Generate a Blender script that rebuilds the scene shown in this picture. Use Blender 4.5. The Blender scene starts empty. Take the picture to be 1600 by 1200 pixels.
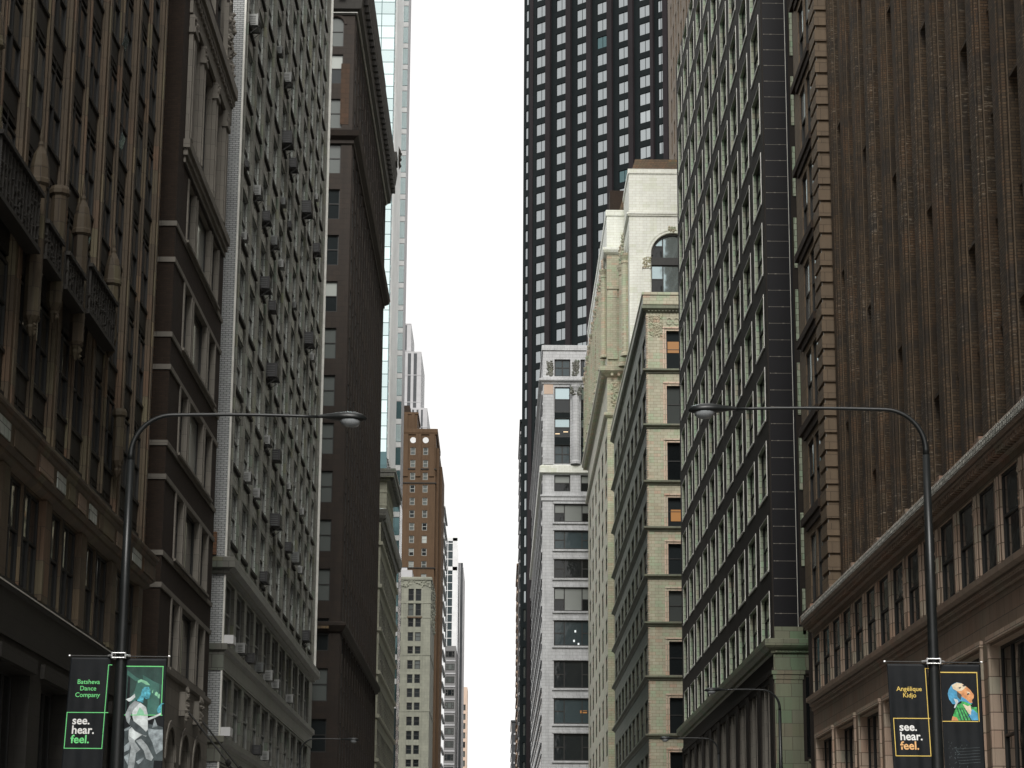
import bpy, bmesh, math, random
from mathutils import Vector, Matrix
random.seed(7)
R = math.radians
scene = bpy.context.scene
COL = scene.collection

# ------------------------------------------------------------------ camera
FPX = math.sqrt(828*14900 + 22*100)           # focal length in photo pixels (1600 wide)
_S = Vector((-22, -828, FPX)).normalized()     # street direction in camera coords
_U = Vector((100, 14900, FPX)).normalized()    # world up in camera coords
_U = (_U - _U.dot(_S)*_S).normalized()
_R = _U.cross(_S) * -1
if _R.x < 0: _R = -_R
CAMZ = 1.7
# rows: world axes expressed in camera coords (x right, y up, z forward)
M = Matrix(((_R.x, _R.y, -_R.z), (_S.x, _S.y, -_S.z), (_U.x, _U.y, -_U.z)))
cam_d = bpy.data.cameras.new('camera')
cam_d.sensor_width = 36.0
cam_d.lens = FPX/1600*36.0
cam_d.clip_start = 0.5
cam_d.clip_end = 6000
cam = bpy.data.objects.new('camera', cam_d)
COL.objects.link(cam)
cam.matrix_world = Matrix.Translation((0, 0, CAMZ)) @ M.to_4x4()
scene.camera = cam

def ray(px, py):
    d = Vector((px-800, 600-py, FPX))
    return Vector((d.dot(_R), d.dot(_S), d.dot(_U)))
def onX(px, py, X):
    r = ray(px, py); t = X/r.x
    return r.y*t, CAMZ + r.z*t
def onY(px, py, Y):
    r = ray(px, py); t = Y/r.y
    return r.x*t, CAMZ + r.z*t
def zY(py, Y, px=800): return onY(px, py, Y)[1]
def proj(p):
    v = Vector((p[0], p[1], p[2]-CAMZ))
    c = v.x*_R + v.y*_S + v.z*_U
    if c.z < 1: return (-9999, -9999)
    return (800 + FPX*c.x/c.z, 600 - FPX*c.y/c.z)

# ------------------------------------------------------------------ world, sun, exposure
SKY_STR = 0.10
SUN_EL, SUN_ROT = R(42), R(182)
w = bpy.data.worlds.new('World'); scene.world = w; w.use_nodes = True
nt = w.node_tree; nt.nodes.clear()
o_ = nt.nodes.new('ShaderNodeOutputWorld'); bg = nt.nodes.new('ShaderNodeBackground')
sky = nt.nodes.new('ShaderNodeTexSky'); sky.sky_type = 'NISHITA'; sky.sun_disc = False
sky.sun_elevation = SUN_EL; sky.sun_rotation = SUN_ROT
sky.dust_density = 4.0; sky.air_density = 1.0
mix = nt.nodes.new('ShaderNodeMix'); mix.data_type = 'RGBA'
mix.inputs['Factor'].default_value = 0.93
mix.inputs[7].default_value = (14.9, 14.7, 14.4, 1)      # overcast cloud sheet
nt.links.new(sky.outputs[0], mix.inputs[6]); nt.links.new(mix.outputs[2], bg.inputs[0])
bg.inputs[1].default_value = SKY_STR
nt.links.new(bg.outputs[0], o_.inputs[0])
sd = bpy.data.lights.new('sun', 'SUN'); sd.energy = 3.6; sd.angle = R(25); sd.color = (1, .97, .93)
so = bpy.data.objects.new('sun', sd); COL.objects.link(so)
# sun stands behind the camera, slightly to the left
dirv = Vector((math.sin(SUN_ROT)*math.cos(SUN_EL), math.cos(SUN_ROT)*math.cos(SUN_EL), math.sin(SUN_EL)))
so.rotation_euler = dirv.to_track_quat('Z', 'Y').to_euler()
scene.view_settings.view_transform = 'Standard'
scene.view_settings.look = 'None'
scene.view_settings.exposure = -0.35
scene.view_settings.gamma = 1.0

# ------------------------------------------------------------------ materials
MATS = {}
def newmat(name):
    m = bpy.data.materials.new(name); m.use_nodes = True
    n = m.node_tree; n.nodes.clear()
    out = n.nodes.new('ShaderNodeOutputMaterial'); b = n.nodes.new('ShaderNodeBsdfPrincipled')
    n.links.new(b.outputs[0], out.inputs[0])
    MATS[name] = m
    return m, n, b
def wallcoord(n):
    tc = n.nodes.new('ShaderNodeTexCoord'); sx = n.nodes.new('ShaderNodeSeparateXYZ')
    n.links.new(tc.outputs['Object'], sx.inputs[0])
    ad = n.nodes.new('ShaderNodeMath'); ad.operation = 'ADD'
    n.links.new(sx.outputs[0], ad.inputs[0]); n.links.new(sx.outputs[1], ad.inputs[1])
    cb = n.nodes.new('ShaderNodeCombineXYZ')
    n.links.new(ad.outputs[0], cb.inputs[0]); n.links.new(sx.outputs[2], cb.inputs[1])
    return tc, cb
def mixc(n, a, b, f, typ='MIX'):
    m = n.nodes.new('ShaderNodeMix'); m.data_type = 'RGBA'; m.blend_type = typ
    for i, v in ((6, a), (7, b), (0, f)):
        if hasattr(v, 'is_output'): n.links.new(v, m.inputs[i])
        elif i == 0: m.inputs[0].default_value = v
        else: m.inputs[i].default_value = (*v, 1)
    return m.outputs[2]
def noise(n, vec, scale, detail=4, rough=.6, stretch=None):
    t = n.nodes.new('ShaderNodeTexNoise'); t.inputs['Scale'].default_value = scale
    t.inputs['Detail'].default_value = detail; t.inputs['Roughness'].default_value = rough
    if stretch:
        mp = n.nodes.new('ShaderNodeMapping'); mp.inputs['Scale'].default_value = stretch
        n.links.new(vec, mp.inputs[0]); n.links.new(mp.outputs[0], t.inputs['Vector'])
    else: n.links.new(vec, t.inputs['Vector'])
    return t.outputs['Fac']
def ramp(n, f, lo, hi):
    r = n.nodes.new('ShaderNodeMapRange'); r.inputs[1].default_value = lo; r.inputs[2].default_value = hi
    n.links.new(f, r.inputs[0]); return r.outputs[0]
def masonry(name, c1, c2, mortar, bw, bh, ms=.012, rough=.8, streak=.35, patches=None, bump=.4, spec=.3, flecks=None):
    m, n, b = newmat(name)
    tc, cb = wallcoord(n)
    br = n.nodes.new('ShaderNodeTexBrick')
    br.inputs['Scale'].default_value = 1.0
    br.inputs['Brick Width'].default_value = bw; br.inputs['Row Height'].default_value = bh
    br.inputs['Mortar Size'].default_value = ms; br.inputs['Mortar Smooth'].default_value = .3
    br.inputs['Bias'].default_value = 0.0
    br.inputs['Color1'].default_value = (*c1, 1); br.inputs['Color2'].default_value = (*c2, 1)
    br.inputs['Mortar'].default_value = (*mortar, 1)
    n.links.new(cb.outputs[0], br.inputs['Vector'])
    col = br.outputs['Color']
    if patches:
        # colour of single glazed blocks varies block by block
        sn = n.nodes.new('ShaderNodeVectorMath'); sn.operation = 'SNAP'
        sn.inputs[1].default_value = (bw, bh, 1)
        n.links.new(cb.outputs[0], sn.inputs[0])
        for k, (pc, lo, hi, sc, amt) in enumerate(patches):
            f1 = ramp(n, noise(n, sn.outputs[0], sc, 3, .7), lo, hi)
            mm = n.nodes.new('ShaderNodeMath'); mm.operation = 'MULTIPLY'; mm.inputs[1].default_value = amt
            n.links.new(f1, mm.inputs[0])
            mo = n.nodes.new('ShaderNodeMath'); mo.operation = 'SUBTRACT'; mo.use_clamp = True
            n.links.new(mm.outputs[0], mo.inputs[0]); n.links.new(br.outputs['Fac'], mo.inputs[1])
            col = mixc(n, col, pc, mo.outputs[0])
    # rain streaks and soot
    s1 = ramp(n, noise(n, cb.outputs[0], 1.0, 5, .65, (1.6, .12, 1)), .42, .72)
    s2 = ramp(n, noise(n, tc.outputs['Object'], .35, 5, .6), .38, .7)
    sm = n.nodes.new('ShaderNodeMath'); sm.operation = 'MULTIPLY'; n.links.new(s1, sm.inputs[0]); sm.inputs[1].default_value = streak
    col = mixc(n, col, tuple(x*.35 for x in c1), sm.outputs[0])
    sm2 = n.nodes.new('ShaderNodeMath'); sm2.operation = 'MULTIPLY'; n.links.new(s2, sm2.inputs[0]); sm2.inputs[1].default_value = streak*.7
    col = mixc(n, col, tuple(x*.5 for x in c2), sm2.outputs[0])
    if flecks:
        f = ramp(n, noise(n, cb.outputs[0], 2.2, 6, .75, (1.1, 9.0, 1)), .56, .62)
        g = ramp(n, noise(n, tc.outputs['Object'], .22, 2, .5), .46, .6)
        mu = n.nodes.new('ShaderNodeMath'); mu.operation = 'MULTIPLY'; n.links.new(f, mu.inputs[0]); n.links.new(g, mu.inputs[1])
        col = mixc(n, col, flecks, mu.outputs[0])
    n.links.new(col, b.inputs['Base Color'])
    b.inputs['Roughness'].default_value = rough
    b.inputs['Specular IOR Level'].default_value = spec
    bp = n.nodes.new('ShaderNodeBump'); bp.inputs['Strength'].default_value = bump; bp.inputs['Distance'].default_value = .02
    hh = n.nodes.new('ShaderNodeMath'); hh.operation = 'SUBTRACT'
    n.links.new(noise(n, tc.outputs['Object'], 9, 5, .7), hh.inputs[0]); n.links.new(br.outputs['Fac'], hh.inputs[1])
    n.links.new(hh.outputs[0], bp.inputs['Height']); n.links.new(bp.outputs[0], b.inputs['Normal'])
    return m
def plain(name, c, rough=.6, metal=0.0, var=.25, scale=1.5, spec=.4, bump=.15):
    m, n, b = newmat(name)
    tc = n.nodes.new('ShaderNodeTexCoord')
    f = ramp(n, noise(n, tc.outputs['Object'], scale, 6, .65), .3, .7)
    col = mixc(n, tuple(x*(1-var) for x in c), tuple(min(1, x*(1+var)) for x in c), f)
    n.links.new(col, b.inputs['Base Color'])
    b.inputs['Roughness'].default_value = rough; b.inputs['Metallic'].default_value = metal
    b.inputs['Specular IOR Level'].default_value = spec
    if bump:
        bp = n.nodes.new('ShaderNodeBump'); bp.inputs['Strength'].default_value = bump; bp.inputs['Distance'].default_value = .02
        n.links.new(noise(n, tc.outputs['Object'], scale*8, 4, .6), bp.inputs['Height']); n.links.new(bp.outputs[0], b.inputs['Normal'])
    return m
def glass(name, c, rough=.06, spec=.6, wob=.02, var=.5):
    m, n, b = newmat(name)
    oi = n.nodes.new('ShaderNodeObjectInfo'); tc = n.nodes.new('ShaderNodeTexCoord')
    col = mixc(n, tuple(x*(1-var) for x in c), tuple(min(1, x*(1+var)) for x in c), oi.outputs['Random'])
    n.links.new(col, b.inputs['Base Color'])
    b.inputs['Roughness'].default_value = rough
    b.inputs['Specular IOR Level'].default_value = spec
    bp = n.nodes.new('ShaderNodeBump'); bp.inputs['Strength'].default_value = .6; bp.inputs['Distance'].default_value = wob
    n.links.new(noise(n, tc.outputs['Object'], .9, 2, .5), bp.inputs['Height']); n.links.new(bp.outputs[0], b.inputs['Normal'])
    return m
def mirror_glass(name, c, rough=.03, metal=.9):
    m, n, b = newmat(name)
    tc = n.nodes.new('ShaderNodeTexCoord')
    oi = n.nodes.new('ShaderNodeObjectInfo')
    col = mixc(n, tuple(x*.8 for x in c), tuple(min(1, x*1.15) for x in c), oi.outputs['Random'])
    n.links.new(col, b.inputs['Base Color'])
    b.inputs['Roughness'].default_value = rough; b.inputs['Metallic'].default_value = metal
    bp = n.nodes.new('ShaderNodeBump'); bp.inputs['Strength'].default_value = .35; bp.inputs['Distance'].default_value = .03
    n.links.new(noise(n, tc.outputs['Object'], .5, 2, .5), bp.inputs['Height']); n.links.new(bp.outputs[0], b.inputs['Normal'])
    return m
def emit(name, c, s):
    m, n, b = newmat(name)
    b.inputs['Base Color'].default_value = (.03, .025, .02, 1)
    b.inputs['Emission Color'].default_value = (*c, 1); b.inputs['Emission Strength'].default_value = s
    return m

TC1 = masonry('terracotta brown', (.150, .112, .074), (.112, .088, .060), (.05, .04, .032), .62, .85, .008, .55, .5,
              patches=[((.26, .24, .14), .52, .64, .9, .6), ((.24, .14, .085), .52, .62, 1.7, .6)])
SOT = masonry('sooty turret terracotta', (.11, .085, .058), (.085, .068, .046), (.04, .03, .024), .5, .6, .01, .65, .6,
              patches=[((.16, .15, .09), .5, .62, 1.2, .5)])
DK1 = masonry('soot dark terracotta', (.035, .032, .027), (.028, .026, .022), (.02, .018, .016), .7, .4, .008, .6, .3)
BRB = masonry('dark brown brick', (.052, .034, .023), (.036, .025, .018), (.028, .024, .02), .22, .075, .008, .85, .4)
LIM = masonry('grey limestone', (.27, .25, .215), (.23, .215, .185), (.11, .10, .09), 1.3, .62, .007, .75, .35)
WBR = masonry('white glazed brick', (.50, .52, .52), (.42, .44, .44), (.09, .095, .095), .26, .095, .012, .45, .2)
GTC = masonry('grey glazed terracotta', (.215, .215, .19), (.18, .18, .155), (.05, .05, .045), .5, .55, .012, .33, .5,
              patches=[((.17, .25, .18), .52, .65, .9, .5), ((.24, .25, .12), .56, .66, .6, .5)])
GJB = masonry('pale glazed jamb', (.58, .62, .58), (.48, .52, .48), (.08, .08, .07), .4, .30, .016, .4, .3,
              patches=[((.28, .42, .32), .52, .64, 1.2, .4)])
SPN = masonry('pale grey spandrel tile', (.34, .35, .33), (.29, .30, .28), (.09, .09, .08), .9, .6, .012, .25, .4)
BR4 = masonry('umber terracotta', (.036, .026, .019), (.029, .022, .017), (.02, .016, .014), .6, .4, .01, .7, .5)
CRM = masonry('cream terracotta', (.42, .42, .33), (.36, .36, .27), (.16, .15, .12), .8, .5, .012, .5, .3)
DEC = masonry('orange brown brick', (.118, .074, .043), (.108, .065, .035), (.09, .055, .03), .3, .1, .01, .8, .35)
BEI = masonry('beige terracotta', (.27, .275, .22), (.23, .235, .19), (.15, .15, .12), 1.2, .7, .012, .6, .35)
PNK = masonry('pink brown terracotta', (.34, .245, .18), (.28, .21, .155), (.08, .06, .045), .85, .45, .012, .5, .4,
              patches=[((.33, .19, .13), .5, .62, 1.0, .6), ((.28, .26, .19), .54, .64, .7, .6)])
PNJ = masonry('pale worn terracotta', (.64, .49, .38), (.55, .43, .33), (.14, .10, .07), .6, .45, .014, .5, .25,
              patches=[((.46, .47, .36), .5, .62, 1.0, .7), ((.52, .31, .21), .52, .62, 1.6, .6)])
RBR = masonry('rust brown brick', (.155, .108, .066), (.080, .060, .040), (.045, .036, .028), .24, .085, .012, .85, .6,
              flecks=(.34, .29, .22), patches=[((.19, .105, .055), .5, .6, .5, .5), ((.04, .041, .041), .5, .6, .9, .7)])
RTC = masonry('brown quoin terracotta', (.20, .145, .092), (.165, .122, .080), (.05, .035, .025), .9, .5, .01, .6, .3)
R3D = masonry('dark bronze cladding', (.036, .030, .025), (.031, .026, .022), (.024, .021, .018), 2.5, 1.2, .006, .7, .25, bump=.1, spec=.2)
PAN = plain('black panel', (.008, .008, .010), .45, 0, .2, .4, .25, .05)
GRJ = masonry('pale green glazed terracotta', (.50, .56, .42), (.40, .46, .34), (.12, .13, .09), .45, .30, .014, .35, .3,
              patches=[((.36, .60, .38), .5, .62, 1.1, .6), ((.55, .42, .32), .56, .66, .8, .6)])
R3B = masonry('mottled green terracotta', (.24, .25, .17), (.20, .21, .15), (.09, .08, .06), .7, .6, .012, .45, .4,
              patches=[((.13, .25, .14), .48, .6, .6, .6), ((.26, .17, .12), .55, .65, .8, .6)])
R4M = masonry('mottled cream terracotta', (.485, .46, .34), (.395, .375, .275), (.20, .17, .11), .58, .27, .013, .42, .3,
              patches=[((.34, .45, .29), .48, .6, .8, .65), ((.54, .33, .24), .54, .66, 1.3, .6)])
R4W = masonry('white cream terracotta', (.82, .84, .77), (.76, .78, .71), (.50, .46, .36), .8, .32, .012, .4, .2,
              patches=[((.62, .66, .50), .5, .62, .7, .5)])
R4S = masonry('dark green terracotta', (.19, .20, .14), (.16, .16, .12), (.06, .055, .04), .85, .42, .012, .5, .4,
              patches=[((.14, .19, .12), .48, .6, .8, .5)])
R5M = masonry('pale grey terracotta', (.60, .61, .62), (.53, .54, .55), (.2, .2, .2), 1.0, .45, .014, .55, .4)
MAN = masonry('rusty mansard slate', (.16, .10, .06), (.11, .08, .055), (.05, .04, .03), .4, .25, .02, .8, .3,
              patches=[((.10, .12, .07), .5, .62, .5, .6), ((.5, .22, .07), .6, .66, .5, .8)])
TWR = plain('black anodised cladding', (.009, .013, .014), .6, 0, .15, .1, .12, 0)
TWP = plain('dark plum pier', (.022, .018, .020), .6, 0, .15, .1, .15, 0)
FRD = plain('dark window frame', (.03, .03, .028), .5, 0, .2, 2, .4, 0)
FRL = plain('pale window frame', (.30, .31, .29), .5, 0, .2, 2, .4, 0)
TRM = plain('pale metal trim', (.78, .78, .72), .4, 0, .15, 2, .5, 0)
GLD = glass('dark window glass', (.014, .017, .018))
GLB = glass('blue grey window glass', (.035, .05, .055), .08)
BLI = glass('window with pale blind', (.30, .32, .30), .12, .6, .01, .35)
BLD = glass('window with dim blind', (.09, .10, .095), .12, .6, .01, .4)
GLS = mirror_glass('sky reflecting glass', (.40, .43, .44), .06, .9)
GLT = mirror_glass('teal curtain glass', (.74, .90, .91), .03, .9)
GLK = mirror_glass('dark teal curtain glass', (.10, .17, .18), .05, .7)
GRS = plain('grey granite stripe', (.42, .42, .43), .5, 0, .12, .2)
GRM = plain('mid grey precast', (.17, .17, .17), .6, 0, .15, .2)
GRD = plain('dark window strip', (.06, .065, .07), .2, 0, .2, .2, .5, 0)
WHT = plain('white metal panel', (.70, .71, .71), .35, 0, .1, .3)
TAN = plain('pale peach concrete', (.55, .42, .33), .7, 0, .1, .1)
ROOF = plain('tar roof', (.05, .05, .05), .9)
POLE = plain('dark painted pole steel', (.012, .014, .014), .38, 0, .25, 5, .5, .05)
GALV = plain('bright galvanised clamp', (.75, .76, .76), .3, .6, .1, 8)
LENS = glass('lamp lens', (.30, .32, .33), .12, .7, .005, .1)
ASP = plain('asphalt', (.05, .05, .05), .9, 0, .25, 2)
PAV = masonry('pavement concrete', (.28, .27, .25), (.25, .24, .22), (.12, .12, .11), 1.5, 1.5, .02, .9, .3)
KRB = plain('kerb concrete', (.30, .29, .27), .85)
PNT = plain('road paint', (.75, .75, .72), .7, 0, .1)
PNY = plain('yellow road paint', (.65, .45, .06), .7, 0, .1)
ACD = plain('dark air conditioner casing', (.035, .035, .037), .5, 0, .2, 3)
ACL = plain('pale air conditioner casing', (.30, .31, .30), .5, 0, .2, 3)
ACG = plain('grey air conditioner casing', (.14, .15, .145), .5, 0, .2, 3)
CLO = plain('black banner vinyl', (.011, .013, .015), .5, 0, .25, 3, .2, .05)
WARM = emit('warm interior light', (1.0, .42, .08), .42)
WRM2 = emit('ceiling lamp glow', (1.0, .75, .45), 1.6)
COOL = emit('white interior lamp', (.95, 1, .98), 1.3)

GLR = mirror_glass('pale blue reflecting glass', (.44, .54, .56), .05, .9)
# ------------------------------------------------------------------ mesh helpers
class MB:
    def __init__(s): s.v = []; s.f = []; s.m = []
    def quad(s, pts, m=0):
        i = len(s.v); s.v += [tuple(p) for p in pts]; s.f.append(tuple(range(i, i+len(pts)))); s.m.append(m)
    def hexa(s, P, m=0):
        i = len(s.v); s.v += [tuple(p) for p in P]
        for q in ((0, 3, 2, 1), (4, 5, 6, 7), (0, 1, 5, 4), (1, 2, 6, 5), (2, 3, 7, 6), (3, 0, 4, 7)):
            s.f.append(tuple(i+k for k in q)); s.m.append(m)
    def box(s, x0, x1, y0, y1, z0, z1, m=0):
        s.hexa([(x0, y0, z0), (x1, y0, z0), (x1, y1, z0), (x0, y1, z0), (x0, y0, z1), (x1, y0, z1), (x1, y1, z1), (x0, y1, z1)], m)
    def fbox(s, F, u0, u1, z0, z1, o0, o1, m=0):       # box on a facade; o = distance outward
        P = [F(u0, z0, o1), F(u1, z0, o1), F(u1, z0, o0), F(u0, z0, o0), F(u0, z1, o1), F(u1, z1, o1), F(u1, z1, o0), F(u0, z1, o0)]
        s.hexa(P, m)
    def tube(s, pts, rad, n=12, m=0, caps=True):
        pts = [Vector(p) for p in pts]; rings = []
        if not hasattr(rad, '__len__'): rad = [rad]*len(pts)
        ref = Vector((0, 1, 0)); prev = None
        for i, p in enumerate(pts):
            d = (pts[min(i+1, len(pts)-1)] - pts[max(i-1, 0)]).normalized()
            a = d.cross(ref)
            if a.length < .1: a = d.cross(Vector((1, 0, 0)))
            a.normalize(); b2 = d.cross(a).normalized()
            base = len(s.v)
            for k in range(n):
                t = 2*math.pi*k/n; s.v.append(tuple(p + (a*math.cos(t) + b2*math.sin(t))*rad[i]))
            rings.append(base)
        for i in range(len(rings)-1):
            for k in range(n):
                k2 = (k+1) % n
                s.f.append((rings[i]+k, rings[i]+k2, rings[i+1]+k2, rings[i+1]+k)); s.m.append(m)
        if caps:
            s.f.append(tuple(rings[0]+k for k in reversed(range(n)))); s.m.append(m)
            s.f.append(tuple(rings[-1]+k for k in range(n))); s.m.append(m)
    def add(s, verts, faces, mats, T=None):
        i = len(s.v)
        s.v += [tuple(T(v)) if T else v for v in verts]
        s.f += [tuple(i+k for k in f) for f in faces]; s.m += mats
    def mesh(s, name, mats, fix=True, smooth=False):
        me = bpy.data.meshes.new(name); me.from_pydata(s.v, [], s.f)
        for mt in mats: me.materials.append(mt)
        me.polygons.foreach_set('material_index', s.m)
        if fix:
            b = bmesh.new(); b.from_mesh(me); bmesh.ops.recalc_face_normals(b, faces=b.faces); b.to_mesh(me); b.free()
        if smooth: me.polygons.foreach_set('use_smooth', [True]*len(me.polygons))
        me.update(); return me
def obj(name, me, parent=None, loc=None, rz=0):
    o = bpy.data.objects.new(name, me); COL.objects.link(o)
    if parent: o.parent = parent
    if loc: o.location = loc
    if rz: o.rotation_euler = (0, 0, rz)
    return o
def build(name, mb, mats, parent=None, **k):
    loc = k.pop('loc', None)
    return obj(name, mb.mesh(name, mats if isinstance(mats, (list, tuple)) else [mats], **k), parent, loc)
def thing(name, label, cat, loc=(0, 0, 0), rz=0, group=None):
    o = bpy.data.objects.new(name, None); COL.objects.link(o); o.location = loc; o.rotation_euler = (0, 0, rz)
    o.empty_display_size = .5
    o['label'] = label; o['category'] = cat
    if group: o['group'] = group
    return o
def struct(name, mb, mats, **k):
    o = build(name, mb, mats, **k); o['kind'] = 'structure'; return o

# ------------------------------------------------------------------ windows
WCACHE = {}
def win_geo(w_, h_, style, var, t):
    """frame + panes; local x along the wall, outward -y, z up from the sill"""
    fr, pa = MB(), MB()
    a, b_ = -w_/2, w_/2
    fr.box(a, a+t, -.05, .03, 0, h_); fr.box(b_-t, b_, -.05, .03, 0, h_)
    fr.box(a+t, b_-t, -.05, .03, 0, t); fr.box(a+t, b_-t, -.05, .03, h_-t, h_)
    up = {'d': 0, 'b': 1, 'm': 2, 'h': 1, 'l': 0, 'w': 3}[var]; lo = {'d': 0, 'b': 1, 'm': 2, 'h': 0, 'l': 1, 'w': 0}[var]
    def lights(x0, x1, mid):
        if mid:
            zm = h_*mid
            fr.box(x0, x1, -.045, .025, zm-t*.45, zm+t*.45)
            pa.quad([(x0, -.012, zm), (x1, -.012, zm), (x1, -.012, h_-t*.5), (x0, -.012, h_-t*.5)], up)
            pa.quad([(x0, .012, t*.5), (x1, .012, t*.5), (x1, .012, zm), (x0, .012, zm)], lo)
        else:
            pa.quad([(x0, 0, t*.5), (x1, 0, t*.5), (x1, 0, h_-t*.5), (x0, 0, h_-t*.5)], up)
    if style == 'dh': lights(a+t, b_-t, .52)
    elif style == 'fix': lights(a+t, b_-t, 0)
    elif style == 'pair':
        fr.box(-t*.6, t*.6, -.05, .03, t, h_-t); lights(a+t, -t*.6, .52); lights(t*.6, b_-t, .52)
    elif style == 'fpair':
        fr.box(-t*.5, t*.5, -.05, .03, t, h_-t); lights(a+t, -t*.5, 0); lights(t*.5, b_-t, 0)
    elif style == 'tri':
        c = w_*.27
        fr.box(a+c-t*.5, a+c+t*.5, -.05, .03, t, h_-t); fr.box(b_-c-t*.5, b_-c+t*.5, -.05, .03, t, h_-t)
        lights(a+t, a+c-t*.5, .5); lights(a+c+t*.5, b_-c-t*.5, 0); lights(b_-c+t*.5, b_-t, .5)
    return fr, pa
class Bld:
    def __init__(s, name, label, cat, x0, x1, y0, y1, z1, wall, group=None, z0=0.0, rz=0, frame=None, panes=None, mats=None, t=.07):
        s.x0, s.x1, s.y0, s.y1, s.z0, s.z1 = x0, x1, y0, y1, z0, z1
        s.root = thing(name, label, cat, (x0, y0, 0), rz, group)
        s.L, s.W = y1-y0, x1-x0
        s.mats = mats or [wall]; s.wall = MB(); s.wins = []; s.frame = frame or FRD
        s.panes = panes or [GLD, BLI, BLD, WARM]; s.t = t
        s.faces = set()
    def S(s, u, z, o): return (u, -o, z)
    def E(s, u, z, o): return (s.W+o, u, z)
    def Wf(s, u, z, o): return (-o, u, z)
    def N(s, u, z, o): return (u, s.L+o, z)
    def F(s, side): return {'S': s.S, 'E': s.E, 'W': s.Wf, 'N': s.N}[side]
    def face(s, side, ops=(), zb=None, zt=None, m=0, u0=None, u1=None):
        """front plane with real recessed openings: (u0,u1,z0,z1,depth,jambmat)"""
        F = s.F(side); full = s.W if side in 'SN' else s.L
        s.faces.add(side)
        zb = s.z0 if zb is None else zb; zt = s.z1 if zt is None else zt
        u0 = 0 if u0 is None else u0; u1 = full if u1 is None else u1
        us = sorted({u0, u1} | {round(q, 4) for o in ops for q in o[:2]}); zs = sorted({zb, zt} | {round(q, 4) for o in ops for q in o[2:4]})
        mb = s.wall
        cells = {}
        for o in ops:
            for i in range(len(us)-1):
                if us[i] >= round(o[0], 4)-1e-4 and us[i+1] <= round(o[1], 4)+1e-4:
                    for j in range(len(zs)-1):
                        if zs[j] >= round(o[2], 4)-1e-4 and zs[j+1] <= round(o[3], 4)+1e-4: cells[(i, j)] = 1
        for j in range(len(zs)-1):
            i = 0
            while i < len(us)-1:
                if (i, j) in cells: i += 1; continue
                k = i
                while k+1 < len(us)-1 and (k+1, j) not in cells: k += 1
                mb.quad([F(us[i], zs[j], 0), F(us[k+1], zs[j], 0), F(us[k+1], zs[j+1], 0), F(us[i], zs[j+1], 0)], m)
                i = k+1
        for o in ops:
            a, b_, c, d, dep, jm = o[:6]
            mb.quad([F(a, c, 0), F(a, c, -dep), F(a, d, -dep), F(a, d, 0)], jm)
            mb.quad([F(b_, c, 0), F(b_, c, -dep), F(b_, d, -dep), F(b_, d, 0)], jm)
            mb.quad([F(a, c, 0), F(b_, c, 0), F(b_, c, -dep), F(a, c, -dep)], jm)
            mb.quad([F(a, d, 0), F(b_, d, 0), F(b_, d, -dep), F(a, d, -dep)], jm)
    def win(s, side, u0, u1, z0, z1, dep, style='dh', var=None, weights='dddddmmbh'):
        s.wins.append((side, (u0+u1)/2, z0, u1-u0, z1-z0, dep, style, var or random.choice(weights)))
    def grid(s, side, cols, rows, dep, jm=0, style='dh', m=0, zb=None, zt=None, weights='dddddmmbh', back=None, extra=()):
        ops = [(a, b_, c, d, dep, jm) for a, b_ in cols for c, d in rows]
        for a, b_, c, d, _, _ in ops: s.win(side, a, b_, c, d, dep, style, None, weights)
        s.face(side, ops+list(extra), zb, zt, m)
    def band(s, prof, name='ledge', mat=None, z_only=None, dent=None, sides='SEW'):
        """moulding swept round the building; prof = [(outward, z)...] from bottom to top"""
        mb = MB()
        W, L = s.W, s.L
        c = [(0, 0, -1, -1), (W, 0, 1, -1), (W, L, 1, 1), (0, L, -1, 1)]
        rings = []
        P = [(0.0, prof[0][1])]+list(prof)+[(0.0, prof[-1][1])] if prof[0][0] > 0 else list(prof)+[(0.0, prof[-1][1])]
        for i in range(4):
            x, y, dx, dy = c[i]; x2, y2, ex, ey = c[(i+1) % 4]
            for k in range(len(P)-1):
                (o, z), (o2, z2) = P[k], P[k+1]
                if abs(o-o2)+abs(z-z2) < 1e-6: continue
                mb.quad([(x+dx*o, y+dy*o, z), (x2+ex*o, y2+ey*o, z), (x2+ex*o2, y2+ey*o2, z2), (x+dx*o2, y+dy*o2, z2)])
        if dent:
            o0, o1, z0, z1, wd, pitch = dent
            for side in sides:
                F = s.F(side); full = s.W if side == 'S' else s.L
                u = pitch*.5
                while u+wd < full:
                    mb.fbox(F, u, u+wd, z0, z1, o0, o1); u += pitch
        return build(name, mb, mat or s.mats[0], s.root)
    def part(s, name, mb, mat, **k): return build(name, mb, mat, s.root, **k)
    def finish(s, frames_only=False, single=False):
        W, L, m = s.W, s.L, s.wall
        for side in 'SEWN':
            if side not in s.faces: s.face(side)
        m.quad([(0, 0, s.z1), (W, 0, s.z1), (W, L, s.z1), (0, L, s.z1)], 0)
        m.quad([(0, 0, s.z0), (W, 0, s.z0), (W, L, s.z0), (0, L, s.z0)], 0)
        build('wall', m, s.mats, s.root, fix=False)
        # backing just behind the deepest recess, so that no opening shows through
        mw = s.root.matrix_basis if False else (Matrix.Translation(s.root.location) @ s.root.rotation_euler.to_matrix().to_4x4())
        rot = {'S': 0, 'E': math.pi/2, 'W': -math.pi/2, 'N': math.pi}
        sc = []
        for wdef in s.wins:
            side, uc, z0, w_, h_, dep, style, var = wdef
            p = Vector(s.F(side)(uc, z0+h_/2, -dep)); g = mw @ p
            px, py = proj(g); vis = -40 < px < 1640 and -40 < py < 1240
            area = w_*h_/max(g.length, 1)**2
            sc.append((1 if vis else 0, area, wdef))
        sc.sort(key=lambda a: (-a[0], -a[1]))
        fb, pb = MB(), MB()
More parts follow.
